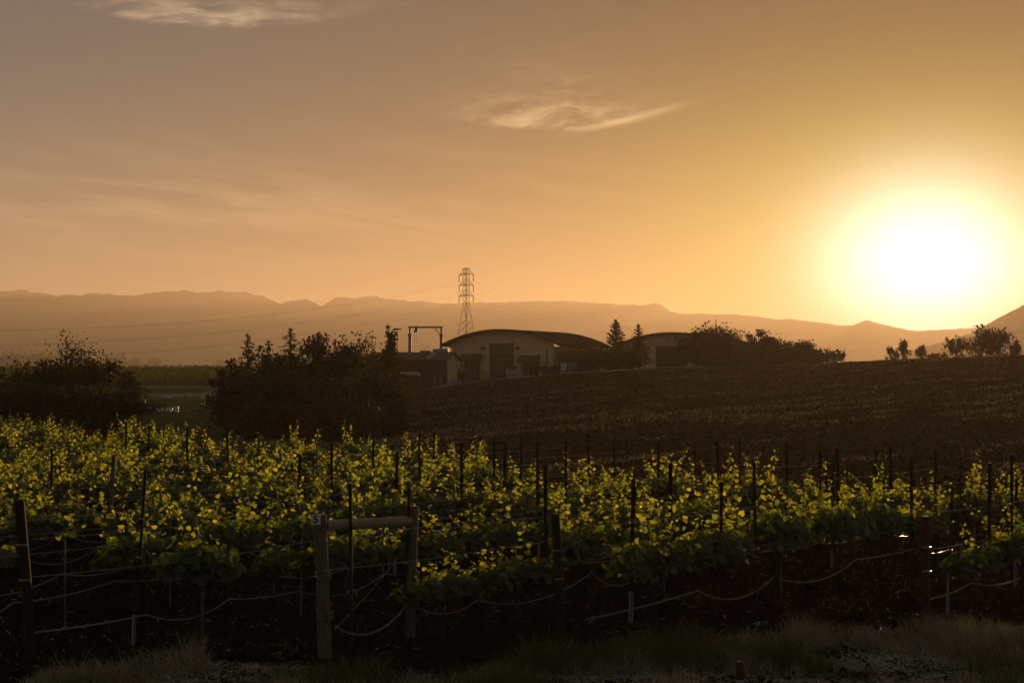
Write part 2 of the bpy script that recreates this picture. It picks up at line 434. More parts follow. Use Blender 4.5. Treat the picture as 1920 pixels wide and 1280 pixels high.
M_GLASS = mat('dark_glazing', (0.03, 0.02, 0.014), 0.25, spec=0.4, vary=0.2)
M_TRIM = mat('door_trim', (0.12, 0.085, 0.05), 0.8)
M_AWN = mat('brown_awning', (0.040, 0.026, 0.014), 0.9, vary=0.2)
M_CONC = mat('pale_concrete', (0.33, 0.29, 0.27), 0.9, vary=0.15, scale=3, bump=0.15)
M_WHITE = mat('white_paint', (0.62, 0.60, 0.60), 0.5, vary=0.06)
M_DKWALL = mat('dark_board_wall', (0.020, 0.016, 0.010), 0.9, vary=0.2, stretch=(4, 4, 0.4))
M_GREY = mat('grey_metal', (0.20, 0.19, 0.19), 0.5, metal=0.3, vary=0.15)
M_CRANE = mat('dark_crane_paint', (0.018, 0.013, 0.010), 0.6, vary=0.2)
M_RED = mat('dull_red_paint', (0.13, 0.025, 0.012), 0.6, vary=0.2)
M_ASPH = mat('old_asphalt', (0.060, 0.048, 0.048), 0.95, vary=0.25, scale=2)
M_TRACK = mat('pale_dry_track', (0.26, 0.19, 0.12), 1.0, vary=0.3, scale=1.2)

def arch_hall(fr, W, L, eave, peak, openings, label, zlow=-1.5, over=1.2):
    root = empty('winery_hall', fr.o, label, 'building', -fr.phi)
    top = lambda u: eave + (peak - eave) * (1 - ((u - W / 2) / (W / 2)) ** 2)
    cuts = sorted(set([0.0, W] + [W * i / 28 for i in range(29)] + [v for o in openings for v in (o[0], o[1])]))
    mb = MB()
    for a, b in zip(cuts[:-1], cuts[1:]):
        if b - a < 1e-4: continue
        m = (a + b) / 2; segs = [(zlow, None)]
        for (u0, u1, z0, z1) in openings:
            if u0 < m < u1: segs = [(z1, None)] + ([(zlow, z0)] if z0 > zlow + 0.05 else [])
        for lo, hi in segs:
            ta, tb = (top(a), top(b)) if hi is None else (hi, hi)
            mb.add([(a, 0, lo), (b, 0, lo), (b, .3, lo), (a, .3, lo), (a, 0, ta), (b, 0, tb), (b, .3, tb), (a, .3, ta)],
                   [(0, 3, 2, 1), (4, 5, 6, 7), (0, 1, 5, 4), (1, 2, 6, 5), (2, 3, 7, 6), (3, 0, 4, 7)])
    mb.build('front_wall', M_STUCCO, root)
    sw = MB(); hs = eave - 0.55
    sw.box((W - .3, .302, zlow), (W, L, hs)); sw.box((0, .302, zlow), (.3, L, hs)); sw.box((.302, L - .3, zlow), (W - .302, L, hs))
    sw.build('side_wall', M_STUCCO, root)
    MB().box((W - .25, L * .16, hs + .003), (W - .05, L * .86, eave + .1)).build('clerestory', M_DKWALL, root)
    MB().box((.05, L * .3, hs + .003), (.25, L * .8, eave + .1)).build('clerestory', M_DKWALL, root)
    rf = MB(); n = 30; us = [-over + (W + 2 * over) * i / n for i in range(n + 1)]
    vs = []
    for u in us:
        t = top(u) + 0.02; vs += [(u, -.9, t), (u, L + .7, t), (u, L + .7, t + .30), (u, -.9, t + .30)]
    fs = []
    for i in range(n):
        a, b = i * 4, i * 4 + 4
        fs += [(a, a + 1, b + 1, b), (a + 2, a + 3, b + 3, b + 2), (a + 3, a, b, b + 3), (a + 1, a + 2, b + 2, b + 1)]
    fs += [(3, 2, 1, 0), (n * 4, n * 4 + 1, n * 4 + 2, n * 4 + 3)]
    rf.add(vs, fs).build('roof', M_ROOF, root)
    for y in (1.5, L * .5, L - .8):
        MB().bar((W - .02, y, eave - .75), (W + over - .15, y, top(W + over) + .01), .12).build('eave_bracket', M_DKWALL, root)
        MB().bar((.02, y, eave - .75), (-over + .15, y, top(-over) + .01), .12).build('eave_bracket', M_DKWALL, root)
    return root, top

def build_winery():
    d_l = 191.5; fr = Frame(xat(846, 640, d_l), d_l, 1.9, PHI)
    W = fr.u(1037); U = fr.u
    zf = lambda py, px: fr.z(py, U(px))
    eave = zf(641.5, 1036); peak = zf(621.5, 937)
    op = [(U(870), U(900), -0.3, zf(675, 885)), (U(917.5), U(963.5), -0.3, zf(643.5, 940)), (U(979), U(1011), 0.1, zf(677, 995))]
    root, top = arch_hall(fr, W, 16.2, eave, peak, op, 'large tan stucco winery building under a dark arched roof beside the pylon')
    for (u0, u1, z0, z1), big in zip(op, (0, 1, 0)):
        dr = MB().box((u0 + .003, .20, z0), (u1 - .003, .28, z1 - .003)).build('roll_door' if big else 'side_door', M_DOOR, root)
        fm = MB()
        if big:
            h = zf(663, 940)
            fm.box((u0 + .05, .10, h), (u1 - .05, .197, h + .16)); fm.box((u0 + .05, .12, h - .75), (u1 - .05, .197, h - .6))
            for k in range(1, 6): fm.box((u0 + (u1 - u0) * k / 6 - .05, .14, z0), (u0 + (u1 - u0) * k / 6 + .05, .195, h - .76))
            MB().box((u0 + .06, .13, h + .17), (u1 - .06, .198, z1 - .1)).build('transom_glass', M_GLASS, dr)
        else:
            for k in range(0, 4): fm.box((u0 + .06 + (u1 - u0 - .2) * k / 3, .12, z0), (u0 + .14 + (u1 - u0 - .2) * k / 3, .197, z1 - .05))
        fm.build('door_frame', M_TRIM, dr)
    for p0, p1, y0, y1 in ((862, 908, 663, 675), (972, 1017, 665.5, 677.5)):
        u0, u1 = U(p0), U(p1); a, b = zf(y0, p0), zf(y1, p0)
        MB().add([(u0 + .35, -.003, a), (u1 - .35, -.003, a), (u1 - .35, -.003, b), (u0 + .35, -.003, b), (u0, -1.1, b + .05), (u1, -1.1, b + .05), (u1, -1.1, b - .1), (u0, -1.1, b - .1)],
                 [(0, 1, 5, 4), (4, 5, 6, 7), (3, 7, 6, 2), (0, 4, 7, 3), (1, 2, 6, 5), (0, 3, 2, 1)]).build('awning', M_AWN, root)
        for u in (u0 + .55, u1 - .55): MB().bar((u, -.06, b - 1.2), (u, -1.0, b - .05), .09).build('awning_bracket', M_AWN, root)
    for px in (907, 971):
        u, z = U(px), zf(653.5, px)
        MB().box((u - .32, -.35, z - .10), (u + .32, -.003, z + .14)).box((u - .1, -.12, z + .15), (u + .1, -.004, z + .3)).build('wall_lamp', M_DKWALL, root)
    for p0, p1 in ((901, 916.5), (965, 977)):
        MB().box((U(p0), -.14, -1.2), (U(p1), -.003, zf(694, 910))).build('wall_pier', M_STUCCO2, root)
    MB().tube([(U(1026), -.1, -.2), (U(1026), -.1, zf(656, 1026))], .07).box((U(1024.5), -.18, zf(656, 1026)), (U(1027.5), -.02, zf(654.5, 1026))).build('downpipe', M_DKWALL, root)
    # light pier with a red cap standing before the big door
    p = at(959, 709, 181.5); r = empty('entrance_pier', (p.x, p.y, p.z - .6), 'pale concrete pier with dull red cap in front of the tall door', 'pier', -PHI)
    MB().box((-.55, -.5, 0), (.55, .5, zat(691, 181.5) - p.z + .6)).build('pier_shaft', M_CONC, r)
    z = zat(691, 181.5) - p.z + .603
    MB().box((-.68, -.62, z), (.68, .62, z + .14)).box((.2, -.4, z + .142), (.6, .3, z + .32)).build('pier_cap', M_RED, r)
    # second hall
    d2 = 203; f2 = Frame(xat(1162, 640, d2), d2, zat(690, 197), PHI)
    z2 = lambda py, px: f2.z(py, f2.u(px))
    W2 = 15.6; op2 = [(f2.u(1229), f2.u(1289), -.4, z2(648.5, 1255))]
    r2, t2 = arch_hall(f2, W2, 14.0, z2(648, 1300), z2(627, 1248), op2, 'second tan arched winery hall half hidden behind the round dark trees')
    u0, u1, z0, z1 = op2[0]
    dr = MB().box((u0 + .003, .2, z0), (u1 - .003, .28, z1 - .003)).build('roll_door', M_DOOR, r2)
    fm = MB()
    for k in range(1, 5): fm.box((u0 + .02, .16, z0 + (z1 - z0) * k / 5), (u1 - .02, .197, z0 + (z1 - z0) * k / 5 + .05))
    fm.build('door_rib', M_DOOR, dr)
    # covered yard beside the winery
    d = 184; x0, x1 = xat(1046, 640, d), xat(1122, 640, d); zb = zat(692, d); zr = zat(662.5, d)
    r = empty('lean_to_shelter', (x0, d, zb), 'dark open lean-to shelter along the right side of the large winery', 'shelter')
    MB().box((0, 0, zr - zb - .003), (x1 - x0, 5, zr - zb + .32)).build('roof', M_ROOF, r)
    MB().box((0, 4.7, -1), (x1 - x0, 4.9, zr - zb - .005)).build('back_wall', M_DKWALL, r)
    for k in range(4): MB().box((.1 + (x1 - x0 - .4) * k / 3, .15, -1), (.3 + (x1 - x0 - .4) * k / 3, .35, zr - zb - .004)).build('post', M_DKWALL, r)
    d = 181; p = at(1052, 688, d)
    r = empty('utility_box', (p.x, d, p.z - .4), 'white utility box standing at the front of the lean-to shelter', 'utility box')
    MB().box((0, 0, 0), (.72, .5, zat(681, d) - p.z + .4)).build('cabinet', M_WHITE, r)
    MB().box((-.05, -.05, zat(681, d) - p.z + .403), (.77, .55, zat(681, d) - p.z + .5)).build('lid', M_GREY, r)
    r = None
    for i, px in enumerate((1067, 1071.5, 1076, 1079.5)):
        q = at(px, 693, d - 1); tag(MB().tube([(0, 0, -.5), (0, 0, zat(679.5, d) - zat(693, d))], .07, 6).tube([(0, 0, zat(679.5, d) - zat(693, d)), (0, 0, zat(679.5, d) - zat(693, d) + .06)], .09, 6).build('bollard', M_CONC, None, q),
            ['pale bollard nearest the white utility box', 'second pale bollard from the white utility box', 'third pale bollard from the white utility box', 'pale bollard farthest from the white utility box'][i], 'bollard', 'pale bollards before the lean-to shelter')

def build_yard():
    # low shed left of the winery
    d = 178; fr = Frame(xat(688, 640, d + 2), d + 2, 0.4, R(13)); U = fr.u; W = U(838)
    r = empty('storage_shed', fr.o, 'long low dark shed with a pitched roof left of the winery', 'shed', -fr.phi)
    ze, zr, dp = fr.z(673.5, W), fr.z(661.5, W * .7, 2.6), 5.2
    MB().box((0, .0, -1.5), (W, .2, ze)).box((0, dp - .2, -1.5), (W, dp, ze)).build('front_wall', M_DKWALL, r)
    MB().add([(W - .02, .203, -1.5), (W - .02, dp - .203, -1.5), (W - .02, dp - .203, ze), (W - .02, dp / 2, zr - .05), (W - .02, .203, ze), (W - .2, .203, -1.5), (W - .2, dp - .203, -1.5), (W - .2, dp - .203, ze), (W - .2, dp / 2, zr - .05), (W - .2, .203, ze)],
             [(0, 1, 2, 3, 4), (9, 8, 7, 6, 5), (0, 4, 9, 5), (4, 3, 8, 9), (3, 2, 7, 8), (2, 1, 6, 7)]).build('gable_wall', M_STUCCO, r)
    rf = MB()
    for y0, y1, z0, z1 in ((-.45, dp / 2, ze - .15, zr), (dp + .45, dp / 2, ze - .15, zr)):
        rf.add([(-.3, y0, z0), (W + .35, y0, z0), (W + .35, y1, z1), (-.3, y1, z1), (-.3, y0, z0 + .12), (W + .35, y0, z0 + .12), (W + .35, y1, z1 + .12), (-.3, y1, z1 + .12)],
               [(3, 2, 1, 0), (4, 5, 6, 7), (0, 1, 5, 4), (1, 2, 6, 5), (2, 3, 7, 6), (3, 0, 4, 7)])
    roof = rf.build('roof', mat('grey_shingle', (0.062, 0.050, 0.040), 0.9, vary=0.2, scale=5), r)
    f = lambda t: (-.45 + (dp / 2 + .45) * t, ze - .15 + (zr - ze + .15) * t + .125)
    (ya, za), (yb, zb) = f(.15), f(.85); a = U(798); b = U(806)
    MB().add([(a, ya, za), (b, ya, za), (b + .25, yb, zb), (a + .25, yb, zb), (a, ya, za + .06), (b, ya, za + .06), (b + .25, yb, zb + .06), (a + .25, yb, zb + .06)],
             [(3, 2, 1, 0), (4, 5, 6, 7), (0, 1, 5, 4), (1, 2, 6, 5), (2, 3, 7, 6), (3, 0, 4, 7)]).build('skylight', M_GREY, roof)
    # gantry crane
    d = 202; zb = zat(690, d); xa, xb = xat(768.5, 640, d), xat(827.5, 640, d); zt = zat(615, d)
    r = empty('gantry_crane', (xa, d, zb), 'dark gantry crane frame with a hanging hoist behind the shed', 'crane')
    for x, yb in ((0, 623), (xb - xa, 624)):
        zz = zat(yb, d) - zb
        MB().box((x - .2, -.2, 0), (x + .2, .2, zz - .2)).box((x - .13, -.13, zz - .198), (x + .13, .13, zt - zb - .002)).box((x - .26, -.26, zz - .6), (x + .26, .26, zz - .21)).build('column', M_CRANE, r)
    MB().box((-.25, -.16, zt - zb), (xb - xa + .2, .16, zt - zb + .24)).build('beam', M_CRANE, r)
    MB().bar((xb - xa - .15, 0, zat(627, d) - zb), (xb - xa - .85, 0, zt - zb), .07).bar((xb - xa - .15, .0, zat(629, d) - zb), (xb - xa - 1.05, .0, zt - zb), .05).build('brace', M_CRANE, r)
    hx = xat(780, 640, d) - xa
    h = MB().box((hx - .15, -.2, zat(622.5, d) - zb), (hx + .25, .2, zt - zb - .003)).tube([(hx - .2, -.15, zat(621, d) - zb), (hx - .2, .2, zat(621, d) - zb)], .16, 8).build('hoist', M_RED, r)
    MB().tube([(hx, 0, zat(622, d) - zb), (hx + .02, 0, zat(635, d) - zb)], .012, 4).tube([(hx + .03, 0, zat(635, d) - zb), (hx + .10, 0, zat(636, d) - zb), (hx + .03, 0, zat(637.3, d) - zb), (hx - .04, 0, zat(636.6, d) - zb)], .03, 5).build('hook', M_CRANE, h)
    # pole lamps
    for px, py, l in ((697.5, 632.5, 'shorter thin pole lamp rising above the left trees'), (744.5, 616.5, 'taller thin pole lamp just left of the gantry crane')):
        d = 196; p = at(px, 700, d); zt = zat(py, d) - p.z
        r = empty('pole_lamp', p, l, 'lamp post', 0, 'thin pole lamps in the yard')
        MB().tube([(0, 0, -1), (0, 0, zt - .1)], [.07, .05], 6).build('pole', M_CRANE, r)
        MB().box((-.06, -.1, zt - .1), (.55, .1, zt + .06)).build('lamp_head', M_CRANE, r)
    # steel tank and the railed platform beside it
    d = 199; p = at(811, 664, d); q = at(841, 652, d); L = q.x - p.x; rr = .42
    r = empty('steel_tank', (p.x, d, p.z + rr - .1), 'pale horizontal steel tank seen above the shed roof', 'tank')
    MB().tube([(0, 0, 0), (.02, 0, 0), (.1, 0, 0), (L - .2, 0, .12), (L - .04, 0, .13), (L, 0, .13)], [.05, rr * .75, rr, rr, rr * .8, .05], 16).build('shell', M_GREY, r, smooth=False)
    MB().box((.3, -.3, -4), (.5, .3, -rr + .05)).box((L - .6, -.3, -4), (L - .4, .3, -rr + .12)).build('saddle', M_DKWALL, r)
    p = at(788, 662, d); x1 = xat(808, 640, d) - p.x; z0, z1 = 0, zat(650.5, d) - p.z
    r = empty('railed_platform', p, 'thin railed platform between the gantry crane and the steel tank', 'platform')
    MB().box((0, -.5, -3.5), (x1, .5, .35)).build('deck', M_DKWALL, r)
    rl = MB(); rl.bar((x1 * .25, -.5, z1 - .80), (x1 * .5, -.5, z1 - .32), .025)
    for k in range(5):
        x = x1 * k / 4; zz = z1 - .35 + .45 * (k >= 2)
        rl.bar((x, -.5, .353), (x, -.5, zz), .03)
        if k: rl.bar((x1 * (k - 1) / 4, -.5, zz - .02), (x, -.5, zz), .025).bar((x1 * (k - 1) / 4, -.5, zz - .4), (x, -.5, zz - .4), .025)
    rl.build('railing', M_GREY, r)
    # dark yard wall, white pipe, gate, kerb and block
    d = 173
    def G(px): return HBs(xat(px, 640, d), d)
    x0, x1 = xat(735, 640, d), xat(808, 640, d); zt = zat(704, d); zg = zat(732, d)
    r = tag(MB().box((x0, d, zg - 1), (x1, d + .25, zt)).box((x0, d - .06, zt + .002), (x1, d + .3, zt + .1)).build('yard_wall', M_DKWALL), 'dark low wall in front of the long shed', 'wall')
    a = at(750, 699, d - .2); b = at(785, 699, d - .2)
    tag(MB().tube([a, a.lerp(b, .4), a.lerp(b, .42) + Vector((0, 0, .03)), b, b + Vector((.1, 0, -.1)), b + Vector((.12, 0, -.45))], .09, 8).tube([a.lerp(b, .38), a.lerp(b, .38) + Vector((0, 0, -.33))], .05, 6).tube([a + Vector((-1, 0, 0)), a], .07, 8).tube([a.lerp(b, .38) + Vector((0, .05, -.2)), b + Vector((0, .05, -.2))], .05, 6).build('water_pipe', M_WHITE), 'white pipe run along the top of the dark yard wall', 'pipe')
    g = at(813, 730, d); r = empty('yard_gate', g, 'dark panel gate between two grey posts beside the yard wall', 'gate')
    w = xat(829, 640, d) - g.x; h = zat(705, d) - g.z
    for x in (.12, w - .12): MB().box((x - .08, -.08, -.5), (x + .08, .08, h)).build('gate_post', M_GREY, r)
    MB().box((.203, -.03, .1), (w - .203, .03, h - .1)).build('gate_panel', M_DKWALL, r)
    p = at(843, 719, d + 3); tag(MB().box((0, 0, 0), (.72, .6, .42)).box((.08, .05, .422), (.66, .52, .5)).build('concrete_block', M_CONC, None, p), 'pale concrete block lying on the yard beside the kerb', 'block')
    a, b = at(829, 726, d - 1), at(842, 718, d + 6)
    tag(MB().bar(a, b, .25, .3).bar(a + Vector((.6, 0, -.1)), b + Vector((.5, 0, -.1)), .2, .25).build('yard_kerb', M_CONC), 'pale pair of kerb lines leading up to the winery yard', 'kerb')

def strip(name, pts, w, m, lift=.006, sub=6, z_off=0.0):
    """a ribbon lying on the terrain; pts = (x, y) centre line, w = half widths"""
    P = []; Wd = []
    for i in range(len(pts) - 1):
        for k in range(sub):
            t = k / sub; P.append((pts[i][0] * (1 - t) + pts[i + 1][0] * t, pts[i][1] * (1 - t) + pts[i + 1][1] * t)); Wd.append(w[i] * (1 - t) + w[i + 1] * t)
    P.append(pts[-1]); Wd.append(w[-1])
    P = np.array(P); T = np.gradient(P, axis=0); T /= np.linalg.norm(T, axis=1)[:, None]; Nn = np.stack([-T[:, 1], T[:, 0]], 1)
    q = np.linspace(-1, 1, 7)
    XY = P[:, None, :] + Nn[:, None, :] * (q[None, :, None] * np.array(Wd)[:, None, None])
    Z = H(XY[..., 0], XY[..., 1]) + lift
    me = np_mesh(name, np.concatenate([XY, Z[..., None]], -1).reshape(-1, 3), grid_faces(len(P), 7)[:, ::-1], True)
    return tag(link(name, me, m), kind='structure')

def build_roads():
    e = [(xat(px, 640, 163), 163.0) for px in (770, 830, 890, 950, 1020, 1100, 1170, 1235, 1300)]
    strip('dirt_track', e, [1.3, 1.3, 1.2, 1.2, 1.3, 1.4, 1.3, 1.1, .7], M_TRACK, .14, 8)
    e = [(xat(840, 640, 168), 168.0), (xat(900, 640, 174), 174.0), (xat(940, 640, 182), 182.0)]
    strip('yard_pavement', e, [3.5, 5.5, 6], M_ASPH, .16, 10)

# ------------------------------------------------------------------ pylon and power lines
def build_pylon():
    d = 500.0; xc = xat(874, 640, d); zb = -2.0; Zp = lambda py: zat(py, d) - zb
    r = empty('lattice_pylon', (xc, d, zb), 'tall steel lattice pylon rising behind the winery roof', 'pylon')
    psi = R(50); along = Vector((math.cos(psi), math.sin(psi), 0)); arm = Vector((-math.sin(psi), math.cos(psi), 0))
    def hw(z):
        zk = Zp(569)
        return 1.12 if z >= zk else 1.12 + (zk - z) / zk * 4.6
    corner = [Vector((1, 0, 0)), Vector((0, 1, 0)), Vector((-1, 0, 0)), Vector((0, -1, 0))]
    lv = [0, 5, 9.2, 12.6, 15.6, 18.2, 20.6, 22.8] + [Zp(y) for y in (569, 561, 553, 546.5, 540, 533.5, 527, 520, 513.5, 508, 503)]
    lv = sorted(lv)
    b = MB()
    for k in range(4):
        for a, c in zip(lv[:-1], lv[1:]):
            b.bar(corner[k] * hw(a) + Vector((0, 0, a)), corner[k] * hw(c) + Vector((0, 0, c)), .13)
            n = corner[(k + 1) % 4]
            b.bar(corner[k] * hw(a) + Vector((0, 0, a)), n * hw(c) + Vector((0, 0, c)), .065)
            b.bar(n * hw(a) + Vector((0, 0, a)), corner[k] * hw(c) + Vector((0, 0, c)), .065)
        for z in (lv[0], lv[8], Zp(553), Zp(533.5), Zp(513.5), lv[-1]):
            b.bar(corner[k] * hw(z) + Vector((0, 0, z)), corner[(k + 1) % 4] * hw(z) + Vector((0, 0, z)), .12)
    M_PY = mat('pylon_steel', (0.05, 0.04, 0.035), 0.6, metal=0.3)
    b.build('tower_frame', M_PY, r)
    ends = []
    for lvl, (y, yt) in enumerate(((513.5, 515.5), (533.5, 535.5), (553.5, 555.5))):
        for sgn in (-1, 1):
            tip = arm * (3.35 * sgn) + Vector((0, 0, Zp(yt)))
            a = MB()
            for c in corner: 
                if c.dot(arm) * sgn > 0.1: a.bar(c * hw(Zp(y)) + Vector((0, 0, Zp(y))), tip, .14).bar(c * hw(Zp(y - 10)) + Vector((0, 0, Zp(y - 10.5))), tip, .08)
            a.build('cross_arm', M_PY, r)
            bot = tip - Vector((0, 0, 2.3))
            MB().tube([tip, bot], .14, 6).build('insulator', mat('insulator_glaze', (0.06, 0.035, 0.02), 0.3), r)
            ends.append((lvl, sgn, bot + Vector((xc, d, zb))))
    names = ('upper', 'middle', 'lower')
    for lvl, sgn, e in ends:
        for way, wn in ((-1, 'towards the left valley'), (1, 'over the winery roofs')):
            L, sag, n = 400.0, 19.0, 40; pts = []
            for i in range(n + 1):
                t = (0.62 if way < 0 else 1.0) * L * i / n; p = e + along * (way * t); p.z -= 4 * sag * (t / L) * (1 - t / L) + 0.012 * t; pts.append(p)
            tag(MB().tube(pts, .015, 4).build('power_line', M_CRANE), f'{names[lvl]} power line from the {"far" if sgn > 0 else "near"} pylon arm, sagging {wn}', 'power line', 'power lines hung from the pylon')

build_winery(); build_yard(); build_roads(); build_pylon()

# ------------------------------------------------------------------ trees
def quads(cent, nrm, up, sx, sy, bend=0.15):
    """bent four-cornered leaf cards (n,3)"""
    nrm = nrm / np.maximum(np.linalg.norm(nrm, axis=1, keepdims=True), 1e-6)
    r = np.cross(up, nrm); r /= np.maximum(np.linalg.norm(r, axis=1, keepdims=True), 1e-6)
    v = np.cross(nrm, r); sx = sx[:, None]; sy = sy[:, None]
    P = np.stack([cent - v * sy, cent + r * sx + nrm * sx * bend, cent + v * sy, cent - r * sx + nrm * sx * bend], 1).reshape(-1, 3)
    n = len(cent); f = np.arange(n * 4).reshape(n, 4)
    return P, f
def broadleaf(name, label, x, y, z, h, w, seed, n=2600, leaf=0.13, airy=0.0, cat='tree', group=None, low=0.08, upright=0.0, mat_=None, flat=0.45):
    rs = np.random.RandomState(seed); rd = random.Random(seed)
    root = empty(name, (x, y, z), label, cat, rd.uniform(0, 6.28), group)
    tr = MB(); tips = []
    fork = h * (0.12 + 0.12 * rd.random()); r0 = max(.05, h * .022)
    tr.tube([(0, 0, -.4), (rd.uniform(-.05, .05), 0, fork * .6), (0, 0, fork)], [r0 * 1.3, r0, r0 * .9], 7)
    K = 11 + int(w * 1.2); h *= 1.06
    if leaf > .19 and leaf < .5: leaf *= .72; n = int(n * 1.6)
    for k in range(K):
        a = 6.283 * k / K * 2.4 + rd.uniform(-.5, .5)
        rr = w / 2 * math.sqrt(rd.uniform(.05, .85)) * (1 - .35 * upright); zt = h * (1 - .12 * rd.random()) * (1 - flat * .55 * (rr / (w / 2)) ** 2) * rd.uniform(low + .45, .97)
        p2 = Vector((math.cos(a) * rr, math.sin(a) * rr, max(zt, fork + .1)))
        mid = Vector((p2.x * .45, p2.y * .45, fork + (p2.z - fork) * .55))
        tr.tube([(0, 0, fork * .85), mid, p2], [r0 * .7, r0 * .4, r0 * .12], 5)
        tips += [p2, mid.lerp(p2, .55)]
        for q in range(2):
            e = p2 + Vector((rd.gauss(0, w * .09), rd.gauss(0, w * .09), rd.uniform(-.05, .12) * h)); tr.tube([mid.lerp(p2, .6), e], [r0 * .25, r0 * .06], 4); tips.append(e)
    tr.build('trunk', M_TRUNK, root)
    # skirt clumps so that the crown comes down
    for k in range(int(K * (2.2 - low * 4))):
        a = rd.uniform(0, 6.283); rr = w / 2 * rd.uniform(.35, .95); tips.append(Vector((math.cos(a) * rr, math.sin(a) * rr, h * rd.uniform(low * .6 + .03, .6))))
    T = np.array([tuple(t) for t in tips]); wt = rs.rand(len(T)) ** (0.7 + airy * 2) + .12; wt /= wt.sum()
    idx = rs.choice(len(T), n, p=wt); sig = w * (0.085 - .045 * airy) * (0.6 + .8 * rs.rand(len(T)))[idx]
    C = T[idx] + np.clip(rs.randn(n, 3), -1.7, 1.7) * sig[:, None] * np.array([1, 1, .8 + upright])
    C[:, 2] = np.clip(C[:, 2], h * low * .3, None)
    nr = rs.randn(n, 3); up = rs.randn(n, 3) * .6 + np.array([0, 0, .4 + upright])
    sz = leaf * (0.6 + .8 * rs.rand(n))
    P, f = quads(C, nr, up, sz * .55, sz)
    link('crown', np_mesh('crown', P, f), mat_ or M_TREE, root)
    return root
def conifer(name, label, x, y, z, h, w, seed, cat='tree', group=None, dens=1.0, up=0.0, bare=.06, leaf=.16):
    rs = np.random.RandomState(seed); rd = random.Random(seed)
    root = empty(name, (x, y, z), label, cat, rd.uniform(0, 6.28), group)
    tr = MB(); r0 = h * .018 + .02
    tr.tube([(0, 0, -.4), (0, 0, h * .5), (0, 0, h * .985)], [r0 * 1.3, r0 * .7, r0 * .1], 6)
    C, Nn, U, S1 = [], [], [], []
    nb = int(58 * dens)
    for k in range(nb):
        t = bare + (1 - bare) * (k + rd.random()) / nb; zz = h * t; a = k * 2.4 + rd.uniform(-.4, .4)
        L = w / 2 * (1 - t) ** .75 * rd.uniform(.75, 1.35) + .06
        ex, ey = math.cos(a), math.sin(a); rise = L * (up + rd.uniform(-.25, .15))
        tr.tube([(0, 0, zz), (ex * L * .6, ey * L * .6, zz + rise * .3), (ex * L, ey * L, zz + rise)], [r0 * .25, r0 * .15, r0 * .05], 4)
        m = int((10 + 16 * L) * 1.3)
        for q in range(m):
            s = (q + rd.random()) / m; p = (ex * L * s + rd.gauss(0, .05 * L + .03), ey * L * s + rd.gauss(0, .05 * L + .03), zz + rise * s ** 2 + rd.gauss(0, .04 * L + .03))
            C.append(p); sd = 1 if q % 2 else -1
            U.append((ex * .7 - ey * sd * .7, ey * .7 + ex * sd * .7, rd.uniform(-.5, .3))); Nn.append((rd.gauss(0, .5), rd.gauss(0, .5), 1)); S1.append(leaf * rd.uniform(.6, 1.2) * (1.1 - .5 * t))
    for q in range(14): C.append((rd.gauss(0, .02), rd.gauss(0, .02), h * (.93 + .07 * q / 14))); U.append((rd.gauss(0, .4), rd.gauss(0, .4), 1)); Nn.append((rd.gauss(0, 1), rd.gauss(0, 1), .2)); S1.append(leaf * .5)
    tr.build('trunk', M_TRUNK, root)
    S1 = np.array(S1); P, f = quads(np.array(C), np.array(Nn), np.array(U), S1 * .36, S1)
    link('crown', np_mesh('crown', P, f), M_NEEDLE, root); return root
def tree_px(fn, name, label, px, ytop, wpx, d, seed, **k):
    x = xat(px, 640, d); z = HBs(x, d); h = zat(ytop, d) - z
    return fn(name, label, x, d, z, h, wpx / F * d, seed, **k)

